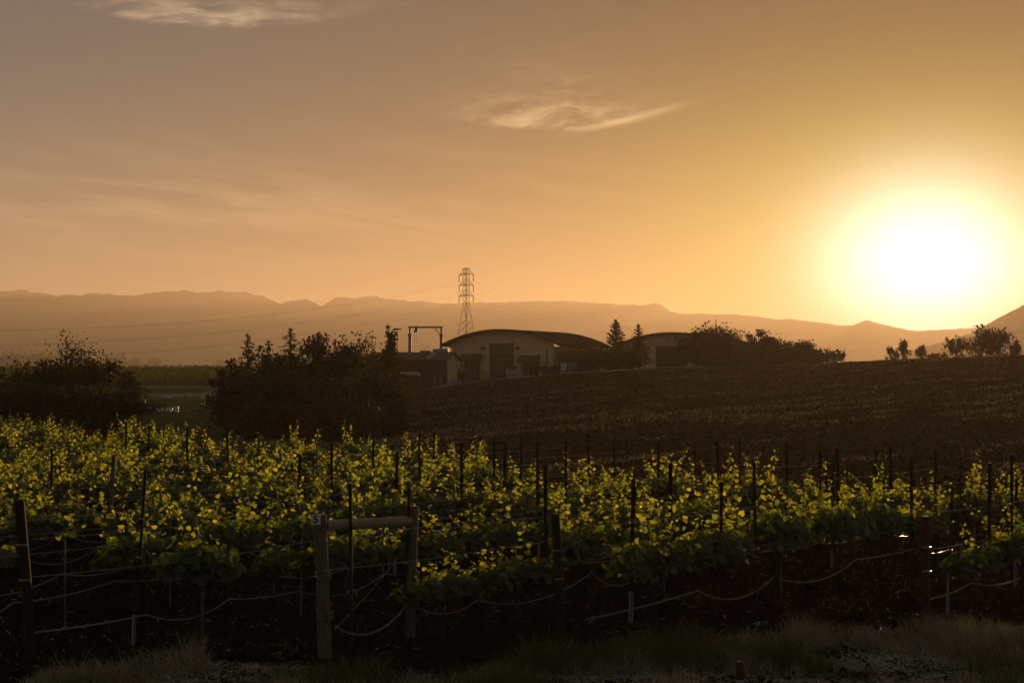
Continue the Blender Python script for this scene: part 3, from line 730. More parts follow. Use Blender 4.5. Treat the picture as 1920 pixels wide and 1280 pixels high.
def build_trees():
    B, K = broadleaf, conifer
    g = 'trees in the dark clump left of the winery'
    T = lambda *a, **k: tree_px(*a, **k)
    T(K, 'conifer', 'small pointed conifer at the left end of the dark tree clump', 465, 626, 100, 91, 11, group=g, dens=1.2)
    T(K, 'conifer', 'short thin conifer second from the left end of the tree clump', 503, 638, 90, 93, 12, group=g)
    T(K, 'conifer', 'tallest pointed conifer in the middle of the tree clump', 545, 615, 130, 89, 13, group=g, dens=1.3)
    T(K, 'conifer', 'conifer with a thin spire right of the tallest conifer', 597, 622, 110, 92, 14, group=g, dens=1.2)
    T(B, 'broadleaf_tree', 'loose spreading tree with airy twigs left of the shorter pole lamp', 652, 626, 120, 90, 15, n=4200, airy=.6, upright=.5, leaf=.09, group=g)
    T(B, 'broadleaf_tree', 'dense dark tree in front of the shed roof', 700, 655, 100, 88, 16, n=4200, group=g)
    T(B, 'cedar_tree', 'dark forked upright tree poking above the shed roof', 733, 627, 48, 96, 17, n=2600, upright=1.3, leaf=.12, flat=.3, group=g)
    T(B, 'broadleaf_tree', 'rounded dark tree between the tallest conifer and its neighbour', 573, 630, 80, 90, 18, n=3600, group=g)
    T(B, 'broadleaf_tree', 'low bushy tree at the clump end beside the valley gap', 435, 668, 84, 88, 19, n=3200, group=g, airy=.3)
    T(B, 'broadleaf_tree', 'round dark tree under the short thin conifer', 505, 655, 120, 87, 20, n=4600, group=g)
    T(B, 'broadleaf_tree', 'broad dark tree below the conifer spire', 625, 634, 120, 86, 21, n=5200, group=g)
    T(B, 'shrub', 'wide dark shrub at the foot of the clump beside the valley gap', 470, 705, 150, 80, 22, n=4200, cat='shrub', group=g, low=.0)
    T(B, 'shrub', 'large dark shrub at the foot of the clump, under the tallest conifer', 575, 690, 190, 79, 23, n=6500, cat='shrub', group=g, low=.0)
    T(B, 'shrub', 'large dark shrub at the foot of the clump beside the bare field', 690, 690, 140, 78, 24, n=5500, cat='shrub', group=g, low=.0)
    T(B, 'shrub', 'small low shrub against the bare field edge right of the clump', 738, 752, 60, 76, 25, n=1800, cat='shrub', group=g, low=.0)
    T(B, 'shrub', 'low dark shrub just behind the vines below the clump', 640, 752, 150, 72, 26, n=4500, cat='shrub', group=g, low=.0)
    T(B, 'shrub', 'low dark shrub just behind the vines right of the valley gap', 500, 760, 140, 73, 27, n=4000, cat='shrub', group=g, low=.0)
    g = 'shrubs in the dark clump at the left edge'
    T(B, 'willow_shrub', 'tall willowy shrub with feathery top left of the valley gap', 152, 652, 180, 88, 31, n=9000, airy=.4, upright=.8, leaf=.085, cat='shrub', group=g, low=.0)
    T(B, 'willow_shrub', 'rounded dark shrub on the valley side of the feathery shrub', 205, 680, 110, 86, 32, n=4200, airy=.2, cat='shrub', group=g, low=.0)
    T(B, 'willow_shrub', 'dark shrub between the feathery shrub and the picture edge', 78, 674, 120, 86, 33, n=5500, airy=.2, upright=.6, leaf=.1, cat='shrub', group=g, low=.0)
    T(B, 'willow_shrub', 'low dark shrub cut by the left picture edge', 10, 697, 120, 85, 34, n=4200, cat='shrub', group=g, low=.0)
    T(B, 'willow_shrub', 'low wide shrub sloping down into the valley gap', 225, 728, 110, 82, 35, n=3800, cat='shrub', group=g, low=.0)
    T(B, 'willow_shrub', 'low dark shrub behind the vines under the feathery shrub', 130, 725, 190, 80, 36, n=5500, cat='shrub', group=g, low=.0)
    T(B, 'willow_shrub', 'low dark shrub behind the vines near the left picture edge', 30, 730, 170, 79, 37, n=4800, cat='shrub', group=g, low=.0)
    g = 'trees around the second winery hall'
    T(K, 'conifer', 'open branched conifer standing between the two winery halls', 1155, 599, 68, 180, 41, group=g, dens=1.5, up=.25, leaf=.28)
    T(K, 'conifer', 'slim conifer in front of the second hall left of its door', 1197, 608, 50, 181, 42, group=g, dens=1.2, up=.35, leaf=.25)
    T(B, 'broadleaf_tree', 'large round dark tree hiding the right half of the second hall', 1330, 614, 100, 182, 43, n=6500, leaf=.24, group=g)
    T(B, 'broadleaf_tree', 'dark tree covering the second hall door edge', 1300, 630, 58, 180, 44, n=3800, leaf=.22, group=g, low=.3)
    T(B, 'broadleaf_tree', 'round dark tree at the right end of the second hall roof', 1372, 640, 66, 183, 45, n=3800, leaf=.22, group=g)
    T(B, 'broadleaf_tree', 'uneven dark tree with a small tip right of the second hall', 1424, 630, 68, 186, 46, n=4200, leaf=.22, group=g)
    T(K, 'conifer', 'little dark conifer beside the uneven tree right of the halls', 1449, 638, 34, 187, 47, group=g, leaf=.25)
    T(B, 'broadleaf_tree', 'domed dark bush tree standing apart on the hill crest', 1496, 643, 78, 190, 48, n=4200, leaf=.22, group=g, low=.0, flat=.25)
    T(B, 'shrub', 'low open shrub trailing off beside the flag pole', 1545, 656, 48, 193, 49, n=900, leaf=.2, airy=.7, cat='shrub', group=g)
    T(B, 'shrub', 'wispy shrub touching the flag pole on the crest', 1570, 655, 30, 192, 50, n=500, leaf=.2, airy=.8, cat='shrub', group=g)
    T(B, 'shrub', 'dark shrub between the lean-to shelter and the open conifer', 1128, 656, 60, 178, 51, n=3000, leaf=.22, cat='shrub', group=g, low=.0)
    T(B, 'shrub', 'wide dark shrub at the foot of the open conifer', 1163, 660, 56, 177, 52, n=4200, leaf=.22, cat='shrub', group=g, low=.0)
    T(B, 'shrub', 'low green shrub at the right corner of the large winery', 1030, 687, 34, 178, 54, n=900, leaf=.16, cat='shrub', low=.0)
    T(B, 'shrub', 'spiky low plant at the left corner of the winery front', 866, 697, 22, 186, 55, n=500, leaf=.16, upright=1, cat='shrub', low=.0)
    for px, yt, w, d, sd, l in ((1352, 650, 90, 178, 56, 'low dark thicket in front of the large round tree'), (1402, 653, 90, 180, 57, 'low dark thicket under the uneven tree right of the halls'), (1455, 656, 84, 183, 58, 'low dark thicket between the uneven tree and the domed bush'), (1520, 660, 60, 188, 59, 'low dark thicket tapering off right of the domed bush')):
        T(B, 'shrub', l, px, yt, w, d, sd, n=3600, leaf=.2, cat='shrub', group=g, low=.0)
    g = 'sparse trees on the right crest'
    T(B, 'sapling', 'small sparse sapling leaning left on the sunlit crest', 1669, 650, 22, 200, 61, n=195, leaf=.22, airy=.9, upright=1, group=g, low=.0, flat=.25)
    T(B, 'sapling', 'second small sapling close to the leaning sapling', 1679, 652, 16, 201, 62, n=150, leaf=.2, airy=.9, upright=1, group=g, low=.0, flat=.25)
    T(B, 'sapling', 'tall thin sapling between two shorter ones on the crest', 1694, 635, 26, 200, 63, n=390, leaf=.22, airy=.6, upright=1.4, group=g, low=.0, flat=.25)
    T(B, 'sapling', 'bushy topped sapling right of the tall thin sapling', 1727, 645, 26, 202, 64, n=315, leaf=.22, airy=.6, upright=.6, group=g, low=.0, flat=.25)
    T(B, 'shrub', 'low sprawling shrub between the saplings and the larger trees', 1756, 663, 40, 205, 65, n=315, leaf=.2, airy=.6, cat='shrub', group=g)
    T(B, 'broadleaf_tree', 'left tree of the open grove on the right crest', 1793, 634, 46, 205, 66, n=700, leaf=.24, airy=.5, upright=.6, group=g, low=.0, flat=.25)
    T(B, 'broadleaf_tree', 'widest tree in the middle of the open grove', 1840, 619, 74, 208, 67, n=1500, leaf=.26, airy=.45, upright=.5, group=g, low=.0, flat=.25)
    T(B, 'broadleaf_tree', 'round tree right of the widest tree in the grove', 1872, 622, 54, 206, 68, n=1000, leaf=.26, airy=.45, upright=.4, group=g, low=.0, flat=.25)
    T(B, 'broadleaf_tree', 'small pointed tree at the right end of the grove', 1903, 641, 30, 207, 69, n=525, leaf=.24, airy=.5, upright=.8, group=g, low=.0, flat=.25)
    g = 'hazy trees on the far valley floor'
    far = [(20, 661, 60, 'broad hazy tree at the left picture edge below the mountains'), (72, 660, 50, 'hazy round tree behind the dark shrubs near the left edge'), (215, 668, 40, 'hazy tree just above the feathery shrub\'s right side'),
           (254, 671, 26, 'small hazy round tree above the distant vineyard'), (289, 672, 30, 'hazy round tree right of the small one above the vineyard'), (270, 684, 40, 'low hazy tree between the two round valley trees'), (410, 676, 26, 'hazy tree beside the left end of the dark clump'), (330, 684, 30, 'low hazy bush left of the distant barn')]
    for i, (px, yt, w, l) in enumerate(far):
        d = 1250 + 60 * i; x = xat(px, 640, d); z = min(HBs(x, d), zat(697, d)); broadleaf('valley_tree', l, x, d, z, zat(yt, d) - z, w / F * d, 80 + i, n=2600, leaf=1.0, group=g, low=.0)
build_trees()

def build_left_valley():
    # far vineyard rows on the rise across the gap: one mass
    rs = np.random.RandomState(5); C = []
    for k in range(11):
        y0 = 222 + k * 3.4
        n = 2600; x = rs.uniform(-92, -38, n); y = y0 + x * 0.10 + 6 + rs.randn(n) * .25
        C.append(np.stack([x, y, HB(x, y) + rs.uniform(.2, 1.15, n) * (.93 + .07 * np.sin(x * 2.9 + k * 1.7))], 1))
    C = np.concatenate(C); n = len(C)
    P, f = quads(C, rs.randn(n, 3), rs.randn(n, 3) + np.array([0, 0, .5]), rs.uniform(.12, .22, n), rs.uniform(.18, .3, n))
    tag(link('distant_vineyard', np_mesh('distant_vineyard', P, f), leaf_mat('far_vine_leaf', (0.024, 0.036, 0.006), (0.060, 0.075, 0.012), (0.34, 0.40, 0.03), .5, .02)), kind='stuff')
    for i, (px, yt) in enumerate(((253.5, 693), (278.5, 693.5), (306, 693.5), (334, 692.5))):
        d = 252; x = xat(px, 640, d); z = HBs(x, d)
        tag(MB().tube([(0, 0, -.3), (.05, 0, zat(yt, d) - z + .5)], [.12, .10], 6).build('vineyard_post', M_STEEL, None, (x, d, z)),
            ['first', 'second', 'third', 'fourth'][i] + ' tall post from the left on the distant vineyard crest', 'post', 'posts on the distant vineyard crest')
    # things lying in the gap
    d = 150.0
    for i, (y, p0, p1) in enumerate(((765.5, 279, 321), (768.5, 282, 318))):
        a, b = at(p0, y, d), at(p1, y + 1, d); a.z = max(a.z, HBs(a.x, d) + .12); b.z = max(b.z, HBs(b.x, d) + .12)
        tag(MB().tube([a, b], .13, 8).tube([a - Vector((.15, 0, 0)), a], .16, 8).tube([b, b + Vector((.15, 0, 0))], .16, 8).build('irrigation_pipe', M_WHITE), ['upper long white irrigation pipe lying in the valley gap', 'lower long white irrigation pipe lying in the valley gap'][i], 'pipe', 'white pipes lying in the valley gap')
    a = at(283, 771.5, 146); tag(MB().box((0, 0, -.2), (1.0, .35, .14)).box((.05, .03, .142), (.92, .3, .2)).build('white_slab', M_WHITE, None, a), 'short white slab lying below the two irrigation pipes', 'slab')
    a = at(331, 763.5, 149); tag(MB().box((-.22, -.15, -.5), (.22, .15, .02)).box((-.18, -.12, .022), (.2, .13, .12)).build('white_crate', M_WHITE, None, a), 'small white crate at the right end of the irrigation pipes', 'crate')
    d = 205; p = at(306, 748.5, d); r = empty('white_gate', p, 'white panel gate in the valley gap below the dry bank', 'gate')
    h = zat(740.5, d) - p.z
    for x in (.0, .35, 1.2): MB().box((x - .06, -.06, -.4), (x + .06, .06, h)).build('gate_post', M_WHITE, r)
    MB().box((.42, -.03, .1), (1.13, .03, h - .05)).build('gate_panel', M_WHITE, r)
    p = at(333, 751, d); tag(MB().box((-.09, -.09, -.4), (.09, .09, zat(741, d) - p.z)).box((-.12, -.12, zat(741, d) - p.z + .002), (.12, .12, zat(741, d) - p.z + .06)).build('marker_post', M_CONC, None, p), 'single pale post right of the white panel gate', 'post')
    for i, (px, yb, yt) in enumerate(((346, 752, 739), (367, 751, 741))):
        p = at(px, yb, 204); tag(MB().tube([(0, 0, -.4), (.02, 0, zat(yt, 204) - p.z)], .06, 6).build('fence_post', M_STEEL, None, p), ['dark fence post nearer the pale valley post', 'dark fence post nearer the white ladder frame'][i], 'post', 'dark fence posts in the valley gap')
    d = 165; p = at(378, 762, d); r = empty('ladder_frame', p, 'white ladder-like frame standing at the edge of the dark clump', 'frame')
    h = zat(742, d) - p.z
    for x in (0, .32): MB().bar((x, 0, -.3), (x + .05, 0, h), .05).build('upright', M_GREY, r)
    lb = MB()
    for k in range(4): lb.bar((.0, 0, h * (k + .6) / 4), (.36, 0, h * (k + .75) / 4), .04)
    lb.build('rung', M_GREY, r)
    rd = random.Random(3); p = at(358, 771, 152); mb = MB()
    for k in range(26):
        a = Vector((rd.uniform(-.8, .8), rd.uniform(-.3, .3), rd.uniform(0, .45))); t = Vector((rd.uniform(-.5, .5), rd.uniform(-.2, .2), rd.uniform(-.35, .35))); mb.bar(a, a + t, .08, .05)
    tag(mb.build('timber_heap', mat('grey_timber', (0.14, 0.12, 0.11), .9), None, p), 'heap of grey timber offcuts right of the white crate', 'timber heap')
    d = 1400; p = at(361, 693, d); r = empty('far_barn', p, 'tiny hazy barn on the far valley floor', 'barn')
    w = xat(373, 640, d) - p.x; MB().box((0, 0, -3), (w, 4, 2)).build('wall', M_CONC, r)
    MB().add([(-.3, -.4, 2.003), (w + .3, -.4, 2.003), (w + .3, 4.4, 2.003), (-.3, 4.4, 2.003), (-.3, 2, 3.6), (w + .3, 2, 3.6)], [(0, 1, 5, 4), (3, 4, 5, 2), (0, 4, 3), (1, 2, 5), (3, 2, 1, 0)]).build('roof', M_RED, r)
    d = 192; p = at(1584, 672, d); r = empty('flag_pole', p, 'thin pole with a drooping flag on the sunlit crest', 'flag pole')
    h = zat(652, d) - p.z; MB().tube([(0, 0, -1), (0, 0, h)], [.05, .03], 6).build('pole', M_CRANE, r)
    n = 7; vs = []
    for i in range(n):
        t = i / (n - 1)
        for j in range(5): vs.append((-.05 - .55 * t, .07 * math.sin(t * 7 + j * .6), h - .35 - .18 * j * 1.4 - .55 * t))
    fs = [(i * 5 + j, i * 5 + j + 1, i * 5 + j + 6, i * 5 + j + 5) for i in range(n - 1) for j in range(4)]
    fl = MB().add(vs, fs).build('flag', M_RED, r); fl.modifiers.new('thick', 'SOLIDIFY').thickness = .02
build_left_valley()

# ------------------------------------------------------------------ vineyard
ROW_A = R(43.0)
RU = Vector((math.sin(ROW_A), math.cos(ROW_A), 0)); RN = Vector((-math.cos(ROW_A), math.sin(ROW_A), 0)); ROW_RZ = R(90) - ROW_A
ORD = ['first', 'second', 'third', 'fourth', 'fifth', 'sixth', 'seventh', 'eighth', 'ninth', 'tenth', 'eleventh', 'twelfth', 'thirteenth', 'fourteenth', 'fifteenth', 'sixteenth', 'seventeenth', 'eighteenth', 'nineteenth', 'twentieth', 'twenty-first', 'twenty-second', 'twenty-third', 'twenty-fourth', 'twenty-fifth', 'twenty-sixth', 'twenty-seventh', 'twenty-eighth', 'twenty-ninth', 'thirtieth']
ROWS = [8.9, 11.25, 13.15, 15.35]
while ROWS[-1] < 60: ROWS.append(ROWS[-1] + 1.95)
def row_start(t): return {0: 17.6, 1: 13.3, 2: 10.85, 3: 8.3}.get(min(range(len(ROWS)), key=lambda i: abs(ROWS[i] - t)), 8.3 - 1.3 * (t - 15.35)) if t < 16 else 8.3 - 1.3 * (t - 15.35)
def row_end(t): return float(np.interp(t, [8, 12, 16, 40, 60], [27.5, 26.5, 25.6, 28.0, 31.0]))
def row_name(i):
    return ["the red rusty post's row", "the short dark post's row", "the wooden brace's row", "the leaning end post's row"][i] if i < 4 else f'the {ORD[i - 4]} row behind the leaning end post'
def rp(s, t): v = RU * s + RN * t; return v.x, v.y
def inview(x, y, m=70):
    if y < 5: return False
    px = CX + F * x / y
    return -m < px < 1920 + m

# outline of one lobed leaf, petiole at the origin, tip at (0, 1)
_half = [(0.0, 0.02), (0.16, -0.13), (0.40, -0.06), (0.50, 0.13), (0.38, 0.27), (0.55, 0.50), (0.30, 0.60), (0.22, 0.80)]
_out = [(a, b) for a, b in _half] + [(0.0, 1.0)] + [(-a, b) for a, b in _half[:0:-1]]
_LV = np.array([(0.0, 0.38)] + _out); _LV = np.stack([_LV[:, 0] * 1.05, _LV[:, 1], -0.22 * np.abs(_LV[:, 0]) - 0.20 * (_LV[:, 1] - .2) ** 2 + 0.03 * np.cos(_LV[:, 0] * 17)], 1)
_LF = np.array([(0, k, k % len(_out) + 1) for k in range(1, len(_out) + 1)])
def leaf_cloud(C, tip, nrm, size, curl):
    tip = tip / np.linalg.norm(tip, axis=1, keepdims=True); r = np.cross(tip, nrm); r /= np.maximum(np.linalg.norm(r, axis=1, keepdims=True), 1e-6); w = np.cross(r, tip)
    L = _LV[None] * size[:, None, None]; L = L * np.stack([np.ones_like(curl), np.ones_like(curl), curl], 1)[:, None, :]
    P = C[:, None, :] + L[..., :1] * r[:, None] + L[..., 1:2] * tip[:, None] + L[..., 2:] * w[:, None]
    f = (np.arange(len(C))[:, None, None] * len(_LV) + _LF[None]).reshape(-1, 3)
    return P.reshape(-1, 3), f

def vine_variant(seed, span=0.85, nsh=17, small=False):
    rs = np.random.RandomState(seed); rd = random.Random(seed)
    tr = MB(); b = [Vector((rd.uniform(-.03, .03), rd.uniform(-.03, .03), -.25))]
    for k in range(1, 6): b.append(Vector((rd.gauss(0, .03), rd.gauss(0, .03), .80 * k / 5)))
    tr.tube(b, [.050, .044, .036, .034, .036, .046], 7)
    for sg in (-1, 1):
        pts = [b[-1] - Vector((0, 0, .04))] + [Vector((sg * span * k / 5, rd.gauss(0, .02), .82 + rd.gauss(0, .02) + .03 * math.sin(k))) for k in range(1, 6)]
        tr.tube(pts, [.036, .028, .025, .022, .018, .012], 6)
    sh = MB(); C, T, Nn, Z, K, O = [], [], [], [], [], []
    tall = [rd.random() for _ in range(nsh)]
    mound = rd.uniform(-.3, .3)
    for k in range(nsh):
        x0 = -span + 2 * span * (k + rd.uniform(.1, .9)) / nsh
        top = 1.14 + .74 * tall[k] ** 1.8 - .46 * min(1, abs(x0 - mound) / span) ** 2
        if rd.random() < .10: top += .25
        lean = Vector((rd.gauss(0, .13), rd.gauss(0, .13), 0)); p0 = Vector((x0, rd.gauss(0, .02), .83))
        n = 6; pts = []
        droop = rd.uniform(0, .12) if tall[k] > .5 else rd.uniform(.05, .3)
        for q in range(n):
            u = q / (n - 1); pts.append(p0 + lean * u ** 1.4 * 1.4 + Vector((0, 0, (top - .83) * (u - droop * u * u))))
        sh.tube(pts, [.007, .006, .005, .004, .003, .0015], 4)
        ln = sum((pts[q + 1] - pts[q]).length for q in range(n - 1)); m = max(6, int(ln / .040))
        for q in range(m):
            u = (q + .3 + .5 * rd.random()) / m; f = u * (n - 1); j = min(int(f), n - 2); p = pts[j].lerp(pts[j + 1], f - j)
            a = rd.uniform(0, 6.283); o = Vector((math.cos(a), math.sin(a), 0)); pet = rd.uniform(.04, .11) * (1.1 - .7 * u)
            s = rd.uniform(.058, .115) * (1 - .68 * u ** 2.2)
            C.append(p + o * pet + Vector((0, 0, rd.uniform(-.01, .05)))); T.append(o * .7 + Vector((rd.gauss(0, .35), rd.gauss(0, .35), rd.uniform(-.9, .35) + .5 * u)))
            Nn.append(o * .7 + Vector((rd.gauss(0, .45), rd.gauss(0, .45), .65))); Z.append(s); K.append(rd.uniform(.3, 1.7))
            if u > .9 or rd.random() < .1:
                C.append(p + Vector((rd.gauss(0, .015), rd.gauss(0, .015), .01))); T.append(Vector((rd.gauss(0, .5), rd.gauss(0, .5), 1))); Nn.append(Vector((rd.gauss(0, 1), rd.gauss(0, 1), .2))); Z.append(s * .55); K.append(1.5)
    young = len(C)
    for k in range(360):
        x0 = rd.uniform(-span, span); a = rd.choice((-1, 1)); z = rd.uniform(.74, 1.02) + .22 * rd.random() ** 2 * (1 - .6 * (x0 / span) ** 2)
        C.append(Vector((x0, a * rd.uniform(.0, .22), z))); T.append(Vector((rd.gauss(0, .4), a * .5, -rd.uniform(.2, 1)))); Nn.append(Vector((rd.gauss(0, .4), a, rd.uniform(0, .8)))); Z.append(rd.uniform(.08, .13)); K.append(rd.uniform(.3, 1.6))
    A = lambda v: np.array([tuple(p) for p in v])
    P, f = leaf_cloud(A(C), A(T), A(Nn), np.array(Z), np.array(K))
    fol = np_mesh('foliage', P, f); Zc = A(C)[:, 2]
    shaded = np.where(np.arange(len(C)) >= young, rs.rand(len(C)) < .85, (Zc < 1.12) & (rs.rand(len(C)) < .6))  # fill and low shoot leaves that get the shade-darkened colour
    fol.materials.append(M_LEAF); fol.materials.append(M_SHADE_LEAF); fol.polygons.foreach_set('material_index', np.repeat(shaded.astype(np.int32), len(_LF)))
    return tr.mesh('trunk', True), sh.mesh('shoots'), fol
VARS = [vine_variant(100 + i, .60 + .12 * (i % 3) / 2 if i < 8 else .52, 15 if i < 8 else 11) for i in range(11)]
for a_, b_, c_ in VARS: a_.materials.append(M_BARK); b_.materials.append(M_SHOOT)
def place_vine(x, y, rz, v, sc, label, group):
    r = empty('grapevine', (x, y, Hs(x, y)), label, 'grapevine', rz, group); r.scale = sc
    for nm, me in zip(('trunk', 'shoots', 'foliage'), VARS[v]):
        o = bpy.data.objects.new(nm, me); COL.objects.link(o); o.parent = r
    return r
def build_vines():
    rd = random.Random(21); cnt = 0
    for i, t in enumerate(ROWS):
        s0, s1 = row_start(t) + (1.35 if i not in (2, 3) else (1.7 if i == 2 else 1.55)), row_end(t)
        s = s0 + rd.uniform(0, .2) if i < 4 else s1 - 1.48 * int((s1 - s0) / 1.48)
        pos = []
        while s < s1:
            tt = t + rd.gauss(0, .03); x, y = rp(s, tt)
            miss = (i == 3 and 60 < CX + F * x / max(y, 5) < 640) or (i > 3 and rd.random() < .15)
            if inview(x, y, 420 if i == 0 else 70) and not miss and y > 8: pos.append((s, x, y))
            elif miss: pos.append(None)
            s += rd.uniform(1.38, 1.6)
        m = len(pos); g = 'grapevines in ' + row_name(i)
        for k, p in enumerate(pos):
            if p is None: continue
            n = k if i < 3 else m - 1 - k
            where = 'headland' if i < 3 else 'hill'
            lab = f'{ORD[n]} grapevine from the {where} end, in {row_name(i)}'
            z = rd.uniform(.74, 1.12) * ((.76, .80, .9)[k] if i == 2 and k < 3 else 1)
            place_vine(p[1], p[2], ROW_RZ + (math.pi if rd.random() < .5 else 0) + rd.gauss(0, .06), rd.randrange(8) if rd.random() < .88 else rd.randrange(8, 11), (rd.uniform(.92, 1.06), rd.uniform(.85, 1.2), z), lab, g); cnt += 1
    # the free standing vine left of the wooden brace, and a low straggling one beside it
    p = ground_at(372, 1192); place_vine(p.x, p.y, ROW_RZ - .5, 9, (.95, 1.1, .98), 'isolated bushy grapevine left of the wooden brace, on its own stake', 'grapevines in ' + row_name(3)); cnt += 1
    p = ground_at(520, 1150); place_vine(p.x, p.y, ROW_RZ + .4, 10, (.75, .9, .74), 'low straggling grapevine just left of the post with the 5 plate', 'grapevines in ' + row_name(3)); cnt += 1
    print('vines', cnt)
build_vines()

# ------------------------------------------------------------------ posts, brace, wires, hoses
def tee_post(mb, top, lean, w=.055):
    """rolled steel T stake from below ground to top, leaning by the (x, y) offset"""
    a = Vector((0, 0, -.35)); b = Vector((lean[0], lean[1], top)); mb.bar(a, b, w, .008); mb.bar(a + Vector((0, w * .35, 0)), b + Vector((0, w * .35, 0)), .008, w * .7)
    for k in range(9):
        p = a.lerp(b, .32 + .07 * k); mb.box((p.x - .008, p.y - .014, p.z - .008), (p.x + .008, p.y - .0045, p.z + .012))
def post_px(name, label, cat, pt, pb, w, kind, group=None, sleeve=0.0, m=None):
    g = ground_at(*pb); d = g.y; tp = at(pt[0], pt[1], d); h = tp.z - g.z
    lean = (tp.x - g.x, 0.0); r = empty(name, g, label, cat, 0, group); mb = MB()
    if kind == 'tee': tee_post(mb, h, lean, w)
    elif kind == 'square':
        q = w / 2; A = Vector((0, 0, -.4)); B = Vector((lean[0], 0, h)); mb.bar(A, B, w, w); mb.bar(B, B + Vector((lean[0], 0, h)).normalized() * .015, w * .8, w * .8)
    else:
        pts = [Vector((0, 0, -.4)), Vector((lean[0] * .5, .0, h * .5)), Vector((lean[0], 0, h - .012)), Vector((lean[0], 0, h))]; mb.tube(pts, [w / 2 * 1.05, w / 2, w / 2 * .97, w / 2 * .8], 14)
    mb.build('shaft', m or M_STEEL, r, smooth=False)
    if sleeve:
        B = Vector((lean[0] * sleeve, 0, h * sleeve)); MB().tube([(0, -.004, -.3), B + Vector((0, -.004, 0))], w * .36 + .004, 8).build('sleeve', M_SLEEVE, r)
    # wire clips
    for f in (.5, .72): p = Vector((lean[0] * f, 0, h * f)); MB().box((p.x - w * .55, -w * .62, p.z - .01), (p.x + w * .55, -w * .5, p.z + .01)).build('wire_clip', M_WIRE, r)
    return r
def build_posts():
    post_px('end_post', 'leaning dark end post at the left edge, thickest of the near posts there', 'post', (36, 936), (62, 1236), .125, 'round', m=M_STEEL)
    post_px('stake', 'leaning steel stake with a white foot, right of the leaning dark end post', 'stake', (272, 880), (248, 1208), .055, 'tee', sleeve=.17)
    post_px('stake', 'slim wooden stake holding the isolated bushy vine', 'stake', (382, 1030), (376, 1191), .05, 'square', m=M_WOODPOST)
    post_px('end_post', 'short dark round post at the headland right of the wooden brace', 'post', (1041, 962), (1055, 1206), .115, 'round', m=M_STEEL)
    post_px('end_post', 'red rusty round post at the headland, lower right', 'post', (1735, 967), (1736, 1172), .115, 'round', m=M_RUST)
    post_px('stake', 'dark steel stake with a pale foot right of the short dark post', 'stake', (1188, 898), (1182, 1168), .075, 'tee', sleeve=.22)
    post_px('stake', 'thin dark stake standing against the far post of the wooden brace', 'stake', (768, 912), (752, 1197), .055, 'tee')
    post_px('stake', 'grey slanting stake left of the red lens of leaves, second row', 'stake', (214, 855), (197, 1080), .06, 'square', m=M_WOODPOST)
    post_px('vine_stake', 'short vine stake in a white sleeve beside the red rusty post', 'stake', (1787, 910), (1775, 1152), .055, 'tee', sleeve=.34)
    post_px('stake', 'tall dark stake at the right edge with a pale foot', 'stake', (1907, 896), (1903, 1106), .065, 'tee', sleeve=.25)
    post_px('stake', 'tall dark stake in the gap left of the red rusty post', 'stake', (1562, 849), (1560, 1066), .06, 'tee', sleeve=.16)
    post_px('stake', 'thin stake left of the red rusty post beside the looping hose', 'stake', (1660, 880), (1658, 1030), .05, 'tee')
    far = [(118, 766), (175, 775), (96, 840), (236, 792), (277, 798), (482, 820), (556, 852), (595, 810), (620, 832), (790, 815), (813, 811), (868, 828), (930, 822), (945, 826), (974, 814), (1024, 868), (1010, 832), (1060, 826), (1108, 815), (1155, 820), (1232, 826), (1257, 868), (1309, 836), (1353, 826), (1388, 820), (1420, 868), (1475, 829), (1537, 830), (1552, 850), (1577, 838), (1640, 832), (1672, 838), (1709, 860), (1754, 842), (1800, 852), (1851, 866), (1895, 852), (1350, 905), (660, 905), (350, 800), (430, 805), (700, 828), (740, 850)]
    rd = random.Random(4); seen = {}
    todo = []
    for px, py in far:
        best = None
        for i, t in enumerate(ROWS):
            a, b = ray(px, py); den = a * RN.x + RN.y; d = t / den; s = (a * RU.x + RU.y) * d; x = a * d
            if s > row_end(t) + 1 or d < 8: continue
            h = CAMZ + b * d - HBs(x, d); e = abs(h - 2.0)
            if best is None or e < best[0]: best = (e, i, s, x, d, h)
        if best is None or not 1.2 < best[5] < 2.6: continue
        todo.append(best)
    todo = todo
    todo.sort(key=lambda q: (q[1], -q[2]))
    for e, i, s, x, d, h in todo:
        k = seen.get(i, 0); seen[i] = k + 1
        r = empty('line_post', (x, d, Hs(x, d)), f'{ORD[k]} line post from the hill end, in {row_name(i)}', 'post', ROW_RZ + rd.uniform(-.5, .5), 'dark steel line posts in the vineyard')
        mb = MB(); w = rd.choice((.045, .055, .065)); ln = (rd.gauss(0, .035), rd.gauss(0, .02))
        if rd.random() < .3: mb.tube([(0, 0, -.3), (ln[0], ln[1], h)], w * .5, 8)
        else: tee_post(mb, h, ln, w)
        mb.build('shaft', M_STEEL, r)
        if rd.random() < .22: MB().tube([(0, -.003, -.2), (ln[0] * .2, ln[1] * .2 - .003, h * .2)], w * .36 + .004, 8).build('sleeve', M_SLEEVE, r)
    # thin training stakes in the near rows
    for i in range(6):
        t = ROWS[i]; s = row_start(t) + 1.6; k = 0
        while s < row_end(t):
            x, y = rp(s, t + .07)
            if inview(x, y, 0) and y > 10:
                o = MB().bar((0, 0, -.3), (rd.gauss(0, .02), rd.gauss(0, .02), rd.uniform(1.05, 1.3)), .022, .022).build('training_stake', M_WOODPOST if rd.random() < .6 else M_STEEL, None, (x, y, Hs(x, y)), rd.uniform(0, 3))
                tag(o, f'{ORD[k]} training stake from the left end, in {row_name(i)}', 'stake', 'thin training stakes under the vines'); k += 1
            s += rd.uniform(1.5, 3.1)

